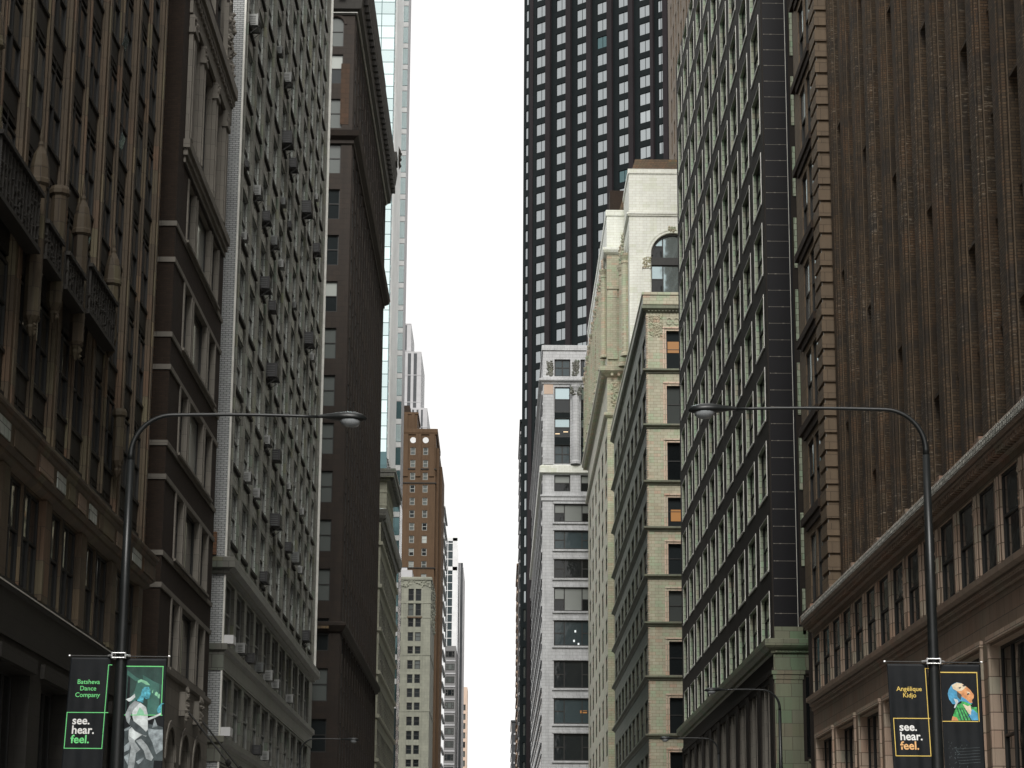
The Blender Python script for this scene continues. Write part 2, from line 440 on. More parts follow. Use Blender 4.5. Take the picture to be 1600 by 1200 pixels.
        for i, (vis, ar, wdef) in enumerate(sc):
            side, uc, z0, w_, h_, dep, style, var = wdef
            key = (round(w_, 2), round(h_, 2), style, var, s.t, s.frame.name, s.panes[0].name)
            if key not in WCACHE:
                fr, pa = win_geo(w_, h_, style, var, s.t)
                WCACHE[key] = (fr, pa, fr.mesh('window', [s.frame]), pa.mesh('pane', s.panes, fix=False))
            fr, pa, fm, pm = WCACHE[key]
            p = s.F(side)(uc, z0, -dep)
            if i < 100 and vis:
                o = obj('window', fm, s.root, p, rot[side])
                obj('pane', pm, o)
            else:
                T4 = Matrix.Translation(p) @ Matrix.Rotation(rot[side], 4, 'Z')
                fb.add(fr.v, fr.f, [0]*len(fr.f), lambda v: T4 @ Vector(v))
                fb.add(pa.v, pa.f, [k+1 for k in pa.m], lambda v: T4 @ Vector(v))
        if fb.v:
            o = build('window', fb, [s.frame]+s.panes, s.root); o['kind'] = 'stuff'
        return s
def arch_fill(mb, F, u0, u1, zs, o, dep, m=0, n=14, jm=0):
    """masonry that turns the square head of an opening (top at zs+r) into a round arch"""
    c = (u0+u1)/2; r = (u1-u0)/2
    P = [(c-r*math.cos(math.pi*k/n), zs+r*math.sin(math.pi*k/n)) for k in range(n+1)]
    for k in range(n):
        (a, za), (b_, zb) = P[k], P[k+1]
        mb.quad([F(a, za, o), F(b_, zb, o), F(b_, zs+r, o), F(a, zs+r, o)], m)
        mb.quad([F(a, za, o), F(b_, zb, o), F(b_, zb, -dep), F(a, za, -dep)], jm)
def arch_ring(mb, F, c, zs, r0, r1, o0, o1, n=16, m=0):
    for k in range(n):
        t0, t1 = math.pi*k/n, math.pi*(k+1)/n
        q = lambda r, t, o: F(c-r*math.cos(t), zs+r*math.sin(t), o)
        mb.quad([q(r0, t0, o1), q(r0, t1, o1), q(r1, t1, o1), q(r1, t0, o1)], m)
        mb.quad([q(r0, t0, o0), q(r0, t1, o0), q(r0, t1, o1), q(r0, t0, o1)], m)
        mb.quad([q(r1, t0, o0), q(r1, t1, o0), q(r1, t1, o1), q(r1, t0, o1)], m)
def column(mb, F, u, z0, z1, r, o, m=0, n=10, cap=True):
    """engaged round column with base and capital"""
    prof = [(r*1.25, z0), (r*1.25, z0+r*.5), (r, z0+r*.9), (r*.9, z1-r*2.4)]
    if cap: prof += [(r*1.05, z1-r*2.3), (r*1.0, z1-r*1.6), (r*1.45, z1-r*.5), (r*1.5, z1)]
    else: prof += [(r*.9, z1)]
    for k in range(n):
        t0, t1 = math.pi*2*k/n, math.pi*2*(k+1)/n
        for i in range(len(prof)-1):
            (ra, za), (rb, zb) = prof[i], prof[i+1]
            mb.quad([F(u+ra*math.cos(t0), za, o+ra*math.sin(t0)), F(u+ra*math.cos(t1), za, o+ra*math.sin(t1)),
                     F(u+rb*math.cos(t1), zb, o+rb*math.sin(t1)), F(u+rb*math.cos(t0), zb, o+rb*math.sin(t0))], m)
def ornament(mb, F, u0, u1, z0, z1, o, n, m=0, r=.06):
    """carved relief: a scatter of small scrolls and leaves inside a panel"""
    rnd = random.Random(int(u0*100+z0*10))
    for _ in range(n):
        u = rnd.uniform(u0, u1); z = rnd.uniform(z0, z1); a = rnd.uniform(.5, 1.3)*r; h = rnd.uniform(.5, 1.3)*r
        oo = o + rnd.uniform(.3, 1.0)*r
        P = F(u, z, oo); ring = [F(u-a, z, o), F(u-a*.4, z+h, o), F(u+a*.5, z+h*.8, o), F(u+a, z, o), F(u+a*.4, z-h, o), F(u-a*.5, z-h*.9, o)]
        for k in range(6): mb.quad([ring[k], ring[(k+1) % 6], P], m)

# ================================================================== GROUND
g = MB(); g.quad([(-3000, -600, 0), (3000, -600, 0), (3000, 5000, 0), (-3000, 5000, 0)]); struct('ground', g, ASP, fix=False)
g = MB(); g.quad([(-5.9, -120, .004), (6.9, -120, .004), (6.9, 1600, .004), (-5.9, 1600, .004)]); struct('road', g, ASP, fix=False)
for xa, xb in ((-5.75, -11.5), (6.75, 12.5)):
    s_ = 1 if xb > xa else -1
    g = MB(); g.box(min(xa+s_*.15, xb), max(xa+s_*.15, xb), -120, 1600, 0, .14); struct('pavement', g, PAV)
    g = MB(); g.box(min(xa, xa+s_*.149), max(xa, xa+s_*.149), -120, 1600, 0, .15); struct('kerb', g, KRB)
g = MB()
for k in range(-10, 60):
    for x in (-2.4, 3.4): g.quad([(x-.06, k*9, .008), (x+.06, k*9, .008), (x+.06, k*9+3, .008), (x-.06, k*9+3, .008)])
struct('lane_marking', g, PNT, fix=False)
g = MB(); g.quad([(.42, -90, .008), (.54, -90, .008), (.54, 900, .008), (.42, 900, .008)]); struct('centre_line', g, PNY, fix=False)

# ================================================================== LEFT SIDE
# ---- near left: gothic terracotta building
A = Bld('gothic_building', 'soot-dark terracotta high-rise with pinnacles and upright piers, nearest on the left', 'building',
        -42, -11.5, 12, 71.7, 46, TC1, mats=[DK1, TC1, DK1], frame=FRD)
y0 = 12
P0 = [71.0-5.0*k for k in range(12)]
slots = []
for p in P0[1:]:
    for a, b_ in ((.40, 2.36), (2.64, 4.60)): slots.append((p-y0+a, p-y0+b_))
FE = A.F('E')
ops = [(a, b_, 13.35, 45, .13, 1) for a, b_ in slots]
low = []
for p in P0[1:]:
    for a, b_ in ((.40, 2.38), (2.62, 4.6)): low.append((p-y0+a, p-y0+b_))
ops += [(a, b_, 9.25, 11.7, .15, 1) for a, b_ in low]
arch = [(p-y0+.7, p-y0+4.3) for p in P0[1:]]
ops += [(a, b_, .3, 7.3, .5, 0) for a, b_ in arch]
A.face('E', ops, m=0)
zr = [13.4+3.15*k for k in range(10)]
for a, b_ in slots:
    for z in zr: A.win('E', a, b_, z+.95, z+3.05, .115, 'pair', None, 'ddddddddddm')
for a, b_ in low: A.win('E', a, b_, 9.25, 11.7, .13, 'pair', None, 'ddddddm')
for a, b_ in arch: A.win('E', a, b_, .3, 7.3, .48, 'tri', None, 'dddddm')
for z in zr:
    mb = A.wall
    for a, b_ in slots:
        mb.fbox(FE, a+.004, b_-.004, z+.06, z+.86, -.125, -.07); mb.fbox(FE, a+.004, b_-.004, z+.86, z+.95, -.125, -.02)
        mb.fbox(FE, a+.25, b_-.25, z+.2, z+.7, -.068, -.05)
for i, p in enumerate(P0):
    mb = MB(); u = p-y0; zt = 45.5; w_ = .42 if i else .48
    if u+w_ > 59.7: w_ = 59.68-u
    mb.fbox(FE, u-.36, u+min(w_, .36), 13.05, zt, .002, .09)
    mb.fbox(FE, u-.12, u+.10, 13.05, zt, .092, .13)
    A.part('pier', mb, TC1)
    mb = MB()
    mb.fbox(FE, u-.40, u+min(w_, .40), 9.2, 11.72, .002, .10)
    A.part('pier', mb, TC1)
mb = A.wall
for k, (a, b_) in enumerate(slots):
    if k % 2 == 0: mb.fbox(FE, b_+.08, b_+.18, 13.35, 45, .002, .06, 1)
for a, b_ in slots: mb.fbox(FE, (a+b_)/2-.012, (a+b_)/2+.012, 13.4, 44.9, -.067, -.05, 2)
bandA = A.band([(.0, 11.72), (.22, 11.82), (.22, 11.93), (.33, 12.0), (.33, 12.52), (.40, 12.60), (.40, 12.68), (.46, 12.72), (.46, 12.80), (.1, 12.98)], 'belt_cornice', TC1)
mb = MB(); u = .4; k = 0
rr = random.Random(3)
while u < 59:
    wd = rr.choice([1.1, 1.7, 2.4]); gp = rr.choice([.25, .5])
    mb.fbox(FE, u, u+wd, 12.05, 12.46, .332, .36, k % 3); u += wd+gp; k += 1
A.part('frieze_panel', mb, [PNK, GJB, TC1])
A.band([(.06, 7.9), (.06, 8.96), (.12, 9.02), (.12, 9.06)], 'fascia', DK1)
A.band([(.121, 9.062), (.135, 9.062), (.135, 9.095)], 'metal_trim', TRM)
mb = MB()
for a, b_ in arch: mb.fbox(FE, a-.25, b_+.25, 7.35, 7.7, .002, .12)
A.part('hood_mould', mb, DK1)
def turret(Y, zb, zt, dome=True, r=.2, o=.26):
    mb = MB(); u = Y-y0; n = 8
    prof = [(r*.15, zb-.5), (r*.6, zb-.28), (r*.45, zb-.2), (r, zb), (r, zt), (r*1.35, zt+.06), (r*1.35, zt+.16)]
    if dome: prof += [(r*1.25, zt+.2), (r*1.15, zt+.5), (r*.85, zt+.8), (r*.35, zt+1.0), (r*.4, zt+1.06), (r*.22, zt+1.15), (r*.25, zt+1.25), (.01, zt+1.6)]
    else: prof += [(r*1.1, zt+.26), (.01, zt+.28)]
    for k in range(n):
        t0, t1 = 2*math.pi*(k+.5)/n, 2*math.pi*(k+1.5)/n
        for i in range(len(prof)-1):
            (ra, za), (rb, zz) = prof[i], prof[i+1]
            mb.quad([FE(u+ra*math.cos(t0), za, o+ra*math.sin(t0)), FE(u+ra*math.cos(t1), za, o+ra*math.sin(t1)),
                     FE(u+rb*math.cos(t1), zz, o+rb*math.sin(t1)), FE(u+rb*math.cos(t0), zz, o+rb*math.sin(t0))])
    # crockets and carved scrolls
    for k in range(10):
        z = zb+(zt-zb)*k/9; ornament(mb, FE, u-.02, u+r*1.4, z-.1, z+.16, o+r*.6, 8, 0, .06)
    ornament(mb, FE, u-r*.6, u+r*.6, zb-.4, zb+.05, o+r*.4, 16, 0, .09)
    A.part('pinnacle', mb, SOT)
for px, py in ((196, 62), (190, 217), (135, 372), (171, 420)):  # first two are open sashes; last two panes stand in for glinting metal
    Yp, zp = onX(px, py, -11.42); mb = MB(); u = Yp-y0
    P = [FE(u-.30, zp-.28, .03), FE(u+.30, zp-.28, .03), FE(u+.30, zp-.28, .05), FE(u-.30, zp-.28, .05), FE(u-.30, zp+.10, .13), FE(u+.30, zp+.10, .13), FE(u+.30, zp+.10, .15), FE(u-.30, zp+.10, .15)]
    mb.hexa(P); A.part('tilted_pane', mb, GLR)
turret(46.4, 16.6, 20.1); turret(51.9, 15.5, 18.75); turret(54.4, 16.5, 19.3, False); turret(57.5, 16.3, 19.2); turret(62.4, 17.6, 19.2)
turret(65.0, 14.6, 15.9, False, .17, .2)
def balcony(Ya, Yb, z0, z1, o=.5):
    mb = MB(); a, b_ = Ya-y0, Yb-y0
    mb.fbox(FE, a, b_, z0, z0+.12, .15, o); mb.fbox(FE, a, b_, z1-.1, z1, .15, o+.03)
    mb.fbox(FE, a, b_, z0+.12, z1-.1, .3, o-.08)
    ornament(mb, FE, a+.1, b_-.1, z0+.2, z1-.2, o-.08, int((b_-a)*50), 0, .09)
    u = a+.15
    while u < b_: mb.fbox(FE, u-.03, u+.03, z0+.12, z1-.1, o-.08, o-.02); u += .35
    A.part('balcony', mb, DK1)
balcony(46.8, 51.4, 16.9, 18.4); balcony(52.1, 54.1, 17.0, 18.0); balcony(54.8, 57.2, 17.0, 18.0); balcony(57.9, 62.1, 17.2, 18.6)
A.finish()

# ---- brown brick building with limestone bands
B = Bld('brick_building', 'dark brown brick building with grey limestone bands, left of the white brick pier', 'building',
        -40, -11.5, 75.6, 89.0, 44, BRB, mats=[BRB, LIM, masonry('rust brick quoin', (.095, .046, .024), (.06, .035, .02), (.03, .02, .015), .22, .075, .008, .85, .4)], frame=FRD)
y0 = 75.6; FE = B.F('E')
cols = [(78.3-y0, 80.1-y0), (80.75-y0, 84.5-y0), (85.2-y0, 87.1-y0)]
rows = [(9.95, 12.36), (13.74, 16.10), (17.52, 19.95), (21.34, 23.82), (25.36, 27.7)]
ops = []; frm = []
for c, d in rows:
    for i, (a, b_) in enumerate(cols):
        ops.append((a, b_, c, d, .22, 1)); B.win('E', a, b_, c, d, .2, 'dh' if i != 1 else 'fix', None, 'ddddmmh')
for i, (a, b_) in enumerate(((78.0-y0, 79.9-y0), (80.6-y0, 83.7-y0), (84.4-y0, 86.9-y0))):
    ops.append((a, b_, 28.9, 33.4, .3, 1)); B.win('E', a, b_, 28.9, 33.4, .28, 'pair', None, 'dddm')
    ops.append((a, b_, 36.4, 39.4, .3, 1)); B.win('E', a, b_, 36.4, 39.4, .28, 'pair', None, 'dddm')
arcs = [(78.0-y0, 80.2-y0), (81.6-y0, 83.8-y0), (85.0-y0, 87.2-y0)]
for a, b_ in arcs: ops.append((a, b_, 3.2, 7.9, .35, 1)); B.win('E', a, b_, 3.2, 7.9, .33, 'dh', None, 'd')
B.face('E', ops, zb=0, m=0)
# arch heads set in a smooth stone base
mb = MB()
for a, b_ in arcs:
    arch_fill(mb, FE, a, b_, 7.9-(b_-a)/2, -.002, .3); arch_ring(mb, FE, (a+b_)/2, 7.9-(b_-a)/2, (b_-a)/2+.06, (b_-a)/2+.3, .062, .11)
edges = [0.0]+[q for ab in arcs for q in ab]+[13.4]
for i in range(0, len(edges), 2): mb.fbox(FE, edges[i]+(.0 if i else .0), edges[i+1], .2, 7.9, .003, .06)
mb.fbox(FE, 0, 13.4, 7.902, 9.6, .003, .06)
B.part('stone_base', mb, LIM)
for z in (12.46, 13.56, 16.18, 17.36, 20.04, 21.20, 23.90, 25.22):
    B.band([(.05, z-.09), (.05, z+.09)], 'stone_band', LIM)
B.band([(.06, 9.62), (.14, 9.68), (.14, 9.84), (.05, 9.9)], 'stone_band', LIM)
for c, d in rows:
    mb = MB()
    for a, b_ in cols:
        mb.fbox(FE, a-.22, a-.003, c, d, .002, .055); mb.fbox(FE, b_+.003, b_+.22, c, d, .002, .055)
    mb.fbox(FE, cols[0][0]-.3, cols[2][1]+.3, c-.1, c-.003, .052, .13)
    B.part('window_surround', mb, LIM)
mb = MB()
mb.fbox(FE, 1.2, 13.3, 27.9, 28.15, .002, .08); mb.fbox(FE, 1.1, 13.35, 28.15, 28.4, .002, .16); mb.fbox(FE, 1.0, 13.4, 28.4, 28.72, .002, .24)
B.part('belt_cornice', mb, LIM)
for u0, u1 in ((1.3, 2.2), (4.35, 4.9), (8.15, 8.7), (11.35, 12.2)):
    mb = MB(); mb.fbox(FE, u0, u1, 28.75, 32.9, .002, .16); mb.fbox(FE, u0-.08, u1+.08, 32.9, 33.1, .002, .24); mb.fbox(FE, u0-.03, u1+.03, 33.1, 33.6, .002, .19)
    mb.fbox(FE, u0+.2, u1-.2, 28.9, 32.7, .162, .2); ornament(mb, FE, u0, u1, 33.15, 33.55, .19, 14, 0, .08)
    B.part('pilaster', mb, LIM)
mb = MB(); mb.fbox(FE, 1.2, 13.35, 33.65, 34.5, .002, .12); mb.fbox(FE, 1.1, 13.4, 34.5, 34.75, .002, .24); mb.fbox(FE, 1.0, 13.4, 34.75, 35.2, .002, .34)
u = 1.3
while u < 13: mb.fbox(FE, u, u+.25, 34.28, 34.49, .122, .22); u += .5
B.part('cornice', mb, LIM)
mb = MB(); mb.fbox(FE, 10.6, 12.2, 35.3, 38.0, .01, .2); ornament(mb, FE, 10.6, 12.2, 35.2, 38.2, .2, 60, 0, .14); ornament(mb, FE, 13.0, 13.3, 34.0, 39.5, .1, 10, 0, .16)
B.part('cartouche', mb, LIM)
# soldier-course marks on the side wall
mb = B.wall; FS = B.F('S'); z = 10.2
while z < 43: mb.fbox(FS, 28.5-.95, 28.5-.55, z, z+.07, .002, .022, 2); z += .3
# lion brackets and the tie rods of the entrance canopy
for yy in (81.0, 84.8):
    mb = MB(); u = yy-y0; mb.fbox(FE, u-.22, u+.22, 8.5, 9.35, .062, .3); ornament(mb, FE, u-.28, u+.28, 8.3, 9.45, .3, 50, 0, .14)
    br = B.part('lion_bracket', mb, LIM)
    mb = MB(); a = Vector(FE(u, 8.75, .3)); e = Vector(FE(u+.2, 4.3, 4.0)); mb.tube([a, e], .035, 8)
    mid = a.lerp(e, .42); mb.tube([mid-Vector((.12, 0, 0)), mid, mid+Vector((.12, 0, 0))], [.02, .16, .02], 8)
    B.part('tie_rod', mb, FRD)
mb = MB(); mb.fbox(FE, 3.5, 11, 3.9, 4.25, .1, 4.3); B.part('entrance_canopy', mb, FRD)
B.finish()

# ---- white glazed brick and terracotta office building
C = Bld('office_building', 'tall grey-white glazed terracotta office building with many window air conditioners', 'building',
        -38, -11.5, 93.4, 138.6, 63, GTC, mats=[GTC, GJB, WBR, DK1, SPN], frame=FRL)
y0 = 93.4; FE = C.F('E')
cc = [(.50+3.94*k, 3.15+3.94*k) for k in range(11)]
rr_ = [(16.98+3.34*k, 19.38+3.34*k) for k in range(14)]
ops = [(a, b_, c, d, .12, 1) for a, b_ in cc for c, d in rr_]
for c, d in rr_:
    for a, b_ in cc: C.win('E', a, b_, c, d, .10, 'dh', None, 'ddddddddddmh')
cb_ = [(.45+3.94*k, 3.45+3.94*k) for k in range(11)]
for c, d in ((12.7, 15.3), (8.85, 11.35), (4.6, 7.6)):
    for a, b_ in cb_: ops.append((a, b_, c, d, .22, 0)); C.win('E', a, b_, c, d, .20, 'dh', None, 'dddddd')
C.face('E', ops)
C.face('S', (), m=2)
for i, (c, d) in enumerate(rr_):
    mb = C.wall
    for a, b_ in cc:
        mb.fbox(FE, a-.03, b_+.03, c-.14, c-.003, .002, .13, 3)
        mb.fbox(FE, a+.05, b_-.05, c-.80, c-.26, .002, .02, 4)
        mb.fbox(FE, a-.02, b_+.02, d+.004, d+.07, .002, .05)
for k in range(12):
    mb = MB(); a = (3.15+3.94*(k-1)) if k else -.0; b_ = (.5+3.94*k) if k < 11 else 45.2
    if k == 0: a = 0.0
    c_ = (a+b_)/2; hw = min(.5, (b_-a)/2-.04)
    z0, z1 = 16.25, 62.9
    mb.fbox(FE, c_-hw, c_+hw, z0, z1, .002, .05)
    for du in (-.32, 0, .32):
        if abs(du) < hw-.06: mb.fbox(FE, c_+du-.07, c_+du+.07, z0, z1, .052, .12)
    C.part('pier', mb, GTC)
C.band([(.0, 15.45), (.18, 15.5), (.18, 15.62), (.42, 15.7), (.42, 16.12), (.1, 16.2)], 'belt_cornice', GTC)
C.band([(.06, 11.45), (.06, 12.2), (.2, 12.3), (.2, 12.55)], 'ledge', GTC)
C.band([(.06, 7.7), (.06, 8.4), (.2, 8.5), (.2, 8.75)], 'ledge', GTC)
for z in (12.56, 8.76):
    mb = MB(); mb.fbox(FE, .05, .95, z, z+.36, .02, .42); C.part('ledge_block', mb, WHT)
for q in ((-.06, .02, 16.2, 62.9, -.05, .03), (-.05, .01, .2, 15.4, -.05, .02), (45.02, 45.19, 16.2, 62.9, .06, .2)):
    mb = MB(); mb.fbox(FE, *q); C.part('corner_trim', mb, TRM)
mb = MB(); FS = C.F('S'); mb.fbox(FS, 25.2, 26.1, 16.25, 17.2, .02, .3); C.part('brick_patch', mb, masonry('raw orange brick', (.30, .16, .09), (.24, .13, .08), (.1, .07, .05), .42, .16, .015))
C.finish()
CCOL, CROW, CY0 = cc, rr_, 93.4

# ---- umber building with deep cornice
D = Bld('cornice_building', 'dark umber high-rise with a deep overhanging black cornice, left of the glass tower', 'building',
        -40, -11.5, 161.5, 209.0, 72.8, BR4, mats=[BR4, BR4], frame=FRD)
y0 = 161.5; FE = D.F('E')
FS = D.F('S')
rows = [(1.6+3.6*k+.0, 4.0+3.6*k) for k in range(1, 18)]
rows = [(z, z+2.35) for z in [63.2-3.6*k for k in range(17)]]
cols = [(1.15+3.05*k, 3.05+3.05*k) for k in range(15)]
D.grid('E', cols, rows+[(66.6, 68.4)], .06, 0, weights='ddddddddm')
scol = [(28.5-2.05-3.3*k, 28.5-.82-3.3*k) for k in range(8)]
ops = [(a, b_, c, d, .22, 1) for a, b_ in scol for c, d in rows]+[(a, b_, 66.2, 68.6, .22, 1) for a, b_ in scol]
D.face('S', ops)
for a, b_ in scol:
    for i, (c, d) in enumerate(rows): D.win('S', a, b_, c, d, .2, 'dh', {0: 'h', 1: 'm', 2: 'm', 5: 'h', 8: 'm', 10: 'm', 11: 'm', 13: 'm', 15: 'm'}.get(i) if a == scol[0][0] else None, 'dddmm')
    D.win('S', a, b_, 66.2, 68.6, .2, 'dh', 'm')
for a, b_ in scol:
    mb = MB(); arch_fill(mb, FS, a, b_, 68.6-(b_-a)/2, 0, .2); arch_ring(mb, FS, (a+b_)/2, 68.6-(b_-a)/2, (b_-a)/2+.05, (b_-a)/2+.22, .002, .06)
    D.part('arch_head', mb, BR4)
for k in range(16):
    mb = MB(); u = .55+3.05*(k) if k else .5
    mb.fbox(FE, u-.28, u+.28, 3, 68.5, .002, .05); mb.fbox(FE, u-.05, u+.05, 3, 68.5, .052, .1)
    D.part('pier', mb, BR4)
for c, d in rows[::1]:
    pass
D.band([(.0, 68.7), (.12, 68.75), (.12, 68.86), (.5, 69.1), (.6, 70.0), (.8, 70.6), (.95, 71.2), (1.08, 72.3), (.9, 72.8)], 'cornice', DK1, dent=(.55, .95, 69.9, 70.5, .5, 1.4))
D.band([(.12, 68.862), (.22, 68.862), (.22, 69.0), (.13, 69.02)], 'metal_trim', TRM)
mb = MB(); mb.box(2, 28.3, 1.5, 37, 72.81, 76.6); mb.box(1.7, 28.9, 1.2, 37.4, 76.6, 77.2); D.part('parapet', mb, DK1)
mb = MB(); mb.box(27.5, 29.6, 46.2, 48.2, 72.81, 73.8); ornament(mb, FE, 45.5, 47.6, 72.3, 74.0, 1.3, 30, 0, .3); D.part('roof_ornament', mb, DK1)
D.band([(.0, 58.3), (.15, 58.35), (.15, 58.6), (.5, 58.85), (.65, 59.25), (.1, 59.4)], 'belt_cornice', BR4)
D.band([(.0, 21.3), (.2, 21.4), (.45, 21.8), (.45, 22.0), (.1, 22.1)], 'belt_cornice', BR4)
mb = MB()
mb.fbox(FS, 26.0, 27.7, 21.55, 21.75, .452, .5); D.part('rust_stain', mb, MAN)
mb = MB(); mb.fbox(FS, 27.55, 28.2, 59.9, 64.8, .002, .02); D.part('terracotta_patch', mb, masonry('orange terracotta patch', (.075, .042, .025), (.055, .035, .022), (.03, .02, .015), .6, .4))
D.finish()

# ---- small cream building
E_ = Bld('cream_building', 'small cream terracotta building with two heavy dark cornices in front of the glass tower', 'building',
         -34, -11.5, 213, 247, 39.0, CRM, mats=[CRM, CRM], frame=FRD)
y0 = 213; FE = E_.F('E')
rows = [(3.6+4.1*k, 6.3+4.1*k) for k in range(9)]
E_.grid('E', [(.4+2.4*k, 2.2+2.4*k) for k in range(14)], rows, .07, 0)
for c, d in rows: E_.band([(.02, c-.5), (.22, c-.42), (.22, c-.1), (.03, c-.05)], 'ledge', CRM)
E_.band([(.0, 38.2), (.3, 38.5), (.5, 38.8), (.6, 39.4), (.2, 39.5)], 'cornice', GTC, dent=(.25, .48, 38.35, 38.7, .3, .8))
mb = MB(); mb.box(2, 22.0, 19, 34, 39.01, 45.8)
mb.box(2, 22.04, 18.96, 34.04, 40.0, 40.2)
for z in (41.6, 43.2, 44.6): mb.box(2, 22.06, 18.94, 34.06, z, z+.15)
E_.part('attic_storey', mb, CRM)
mb = MB(); mb.box(1.8, 22.4, 18.6, 34.4, 45.8, 46.1); mb.box(1.5, 22.8, 18.1, 34.8, 46.1, 46.6); mb.box(1.4, 22.95, 18.0, 34.9, 46.6, 47.0)
u = 19
while u < 35: mb.box(22.4, 22.7, u, u+.3, 45.85, 46.09); u += .8
E_.part('cornice', mb, GTC)
E_.finish()

# ---- glass tower
G = Bld('glass_tower', 'pale teal mirrored glass skyscraper rising out of frame beyond the umber high-rise', 'skyscraper',
        -46, -15.6, 300, 322, 236, GLT, mats=[GLT, WHT], frame=FRD, panes=[GLT, GLT, GLK, GLT], t=.09)
def curtain(Bx, side, u0, u1, z0, z1, du, dz, zk, body=GLT, dark=GLK, sp=None):
    F = Bx.F(side); n = max(1, round((u1-u0)/du)); du = (u1-u0)/n
    z = z0; k = 0
    while z < z1-.1:
        mb = MB()
        for i in range(n):
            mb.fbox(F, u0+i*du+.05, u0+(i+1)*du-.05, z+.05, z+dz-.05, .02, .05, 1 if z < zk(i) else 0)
        mat = [body, dark]
        if sp and k % 2: mat = [sp, dark]
        Bx.part('glass_row', mb, mat, fix=False)
        z += dz; k += 1
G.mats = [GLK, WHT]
curtain(G, 'S', 30.4-7.6, 30.35, 30, 235, 1.9, 1.82, lambda i: 62)  # dark lower rows: reflection of dark buildings put into the glass colour
FE = G.F('E'); mb = MB(); z = 30
z = 62
while z < 235:
    mb.fbox(FE, .05, 21.9, z, z+1.35, .01, .05, 0); mb.fbox(FE, .05, 21.9, z+1.42, z+1.78, .01, .05, 1)
    z += 1.82
u = 1.0
while u < 21: mb.fbox(FE, u, u+.5, 62, 235, .052, .2, 0); u += 1.9
G.part('side_panels', mb, [WHT, GLT])
mb = MB(); mb.box(4, 31.3, 22.01, 30, 60, 236); G.part('rear_wing', mb, GRS)
mb = MB(); mb.box(4, 31.31, 22.0, 30.1, 0, 59.99); G.part('reflection_base', mb, GLB)  # lower block coloured dark in place of mirrored dark buildings
Fb = lambda u, z, o: (28.0+u, 22.01-o, z)
mb = MB(); z = 30; k = 0
while z < 235:
    dk = 1 if z < 76 and (z < 66 or k % 2 == 0) else 0  # low panes take the darker colour as a painted reflection
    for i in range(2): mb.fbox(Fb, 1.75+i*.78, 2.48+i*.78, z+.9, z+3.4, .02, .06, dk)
    mb.fbox(Fb, 1.7, 3.27, z+.06, z+.82, .02, .08, 2)
    mb.fbox(Fb, 1.7, 3.29, z+.83, z+.89, .02, .1, 3)
    z += 3.45; k += 1
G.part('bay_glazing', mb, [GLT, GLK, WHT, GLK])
G.wall = MB(); G.finish()

# ---- orange-brown brick tower
H = Bld('brick_tower', 'orange-brown brick art deco tower with a stepped crown and paired window columns', 'tower',
        -46, -18.5, 620, 652, 133.6, DEC, mats=[DEC, DEC], frame=FRL, t=.16)
FS = H.F('S'); X0 = -46
cols = [(-25.6-X0, -24.2-X0), (-22.05-X0, -20.65-X0), (-29.3-X0, -27.9-X0)]
rows = [(127.2-3.58*k, 129.3-3.58*k) for k in range(33)]
H.grid('S', cols, rows, .25, 0, weights='mbdmhd')
rows2 = rows
mb = MB()
for x in (-27.0, -23.4, -19.6, -30.6):
    for zt, zb in ((133.2, 121),): mb.fbox(FS, x-X0-.75, x-X0+.75, zb, zt, .002, .35)
H.part('buttress', mb, DEC)
mb = MB()
for x in (-24.9, -21.35):
    c = [FS(x-X0+.85*math.cos(2*math.pi*k/16), 131.4+.85*math.sin(2*math.pi*k/16), .05) for k in range(16)]; mb.quad(c)
H.part('roundel', mb, WHT)
for z in (123.0, 119.0, 95.0): H.band([(.25, z), (.25, z+.3)], 'stone_band', DK1)
H.band([(.3, 133.0), (.5, 133.6), (.5, 134.6), (.1, 134.7)], 'parapet', DEC)
mb = MB(); mb.box(14, 22.1, 2, 20, 133.61, 139.3); mb.box(13.8, 22.4, 1.8, 20.2, 139.3, 139.9)
for x in (14.5, 16.5, 18.5, 20.5): mb.box(x, x+.9, 1.6, 2, 133.61, 139.3)
H.part('crown', mb, DEC)
mb = MB(); mb.box(16, 19.9, 4, 18, 139.91, 142.3); H.part('crown_house', mb, BRB)
mb = MB(); mb.box(27.51, 28.4, 2, 32, 0, 129.5); mb.box(28.41, 29.2, 6, 34, 0, 125.0); H.part('shoulder', mb, DEC)
H.finish()

# ---- dark green glass building with white fins
I_ = Bld('finned_building', 'slim dark green building with slanted white sun ledges right of the orange-brown tower', 'building',
         -40, -16.9, 656, 690, zY(775, 656), GLK, mats=[GLK, GLK], frame=FRD)
FE = I_.F('E'); z = 6
while z < I_.z1-1:
    mb = MB(); mb.fbox(FE, .3, 33.8, z, z+.35, .02, .4); I_.part('sun_ledge', mb, WHT); z += 4.7
I_.finish()

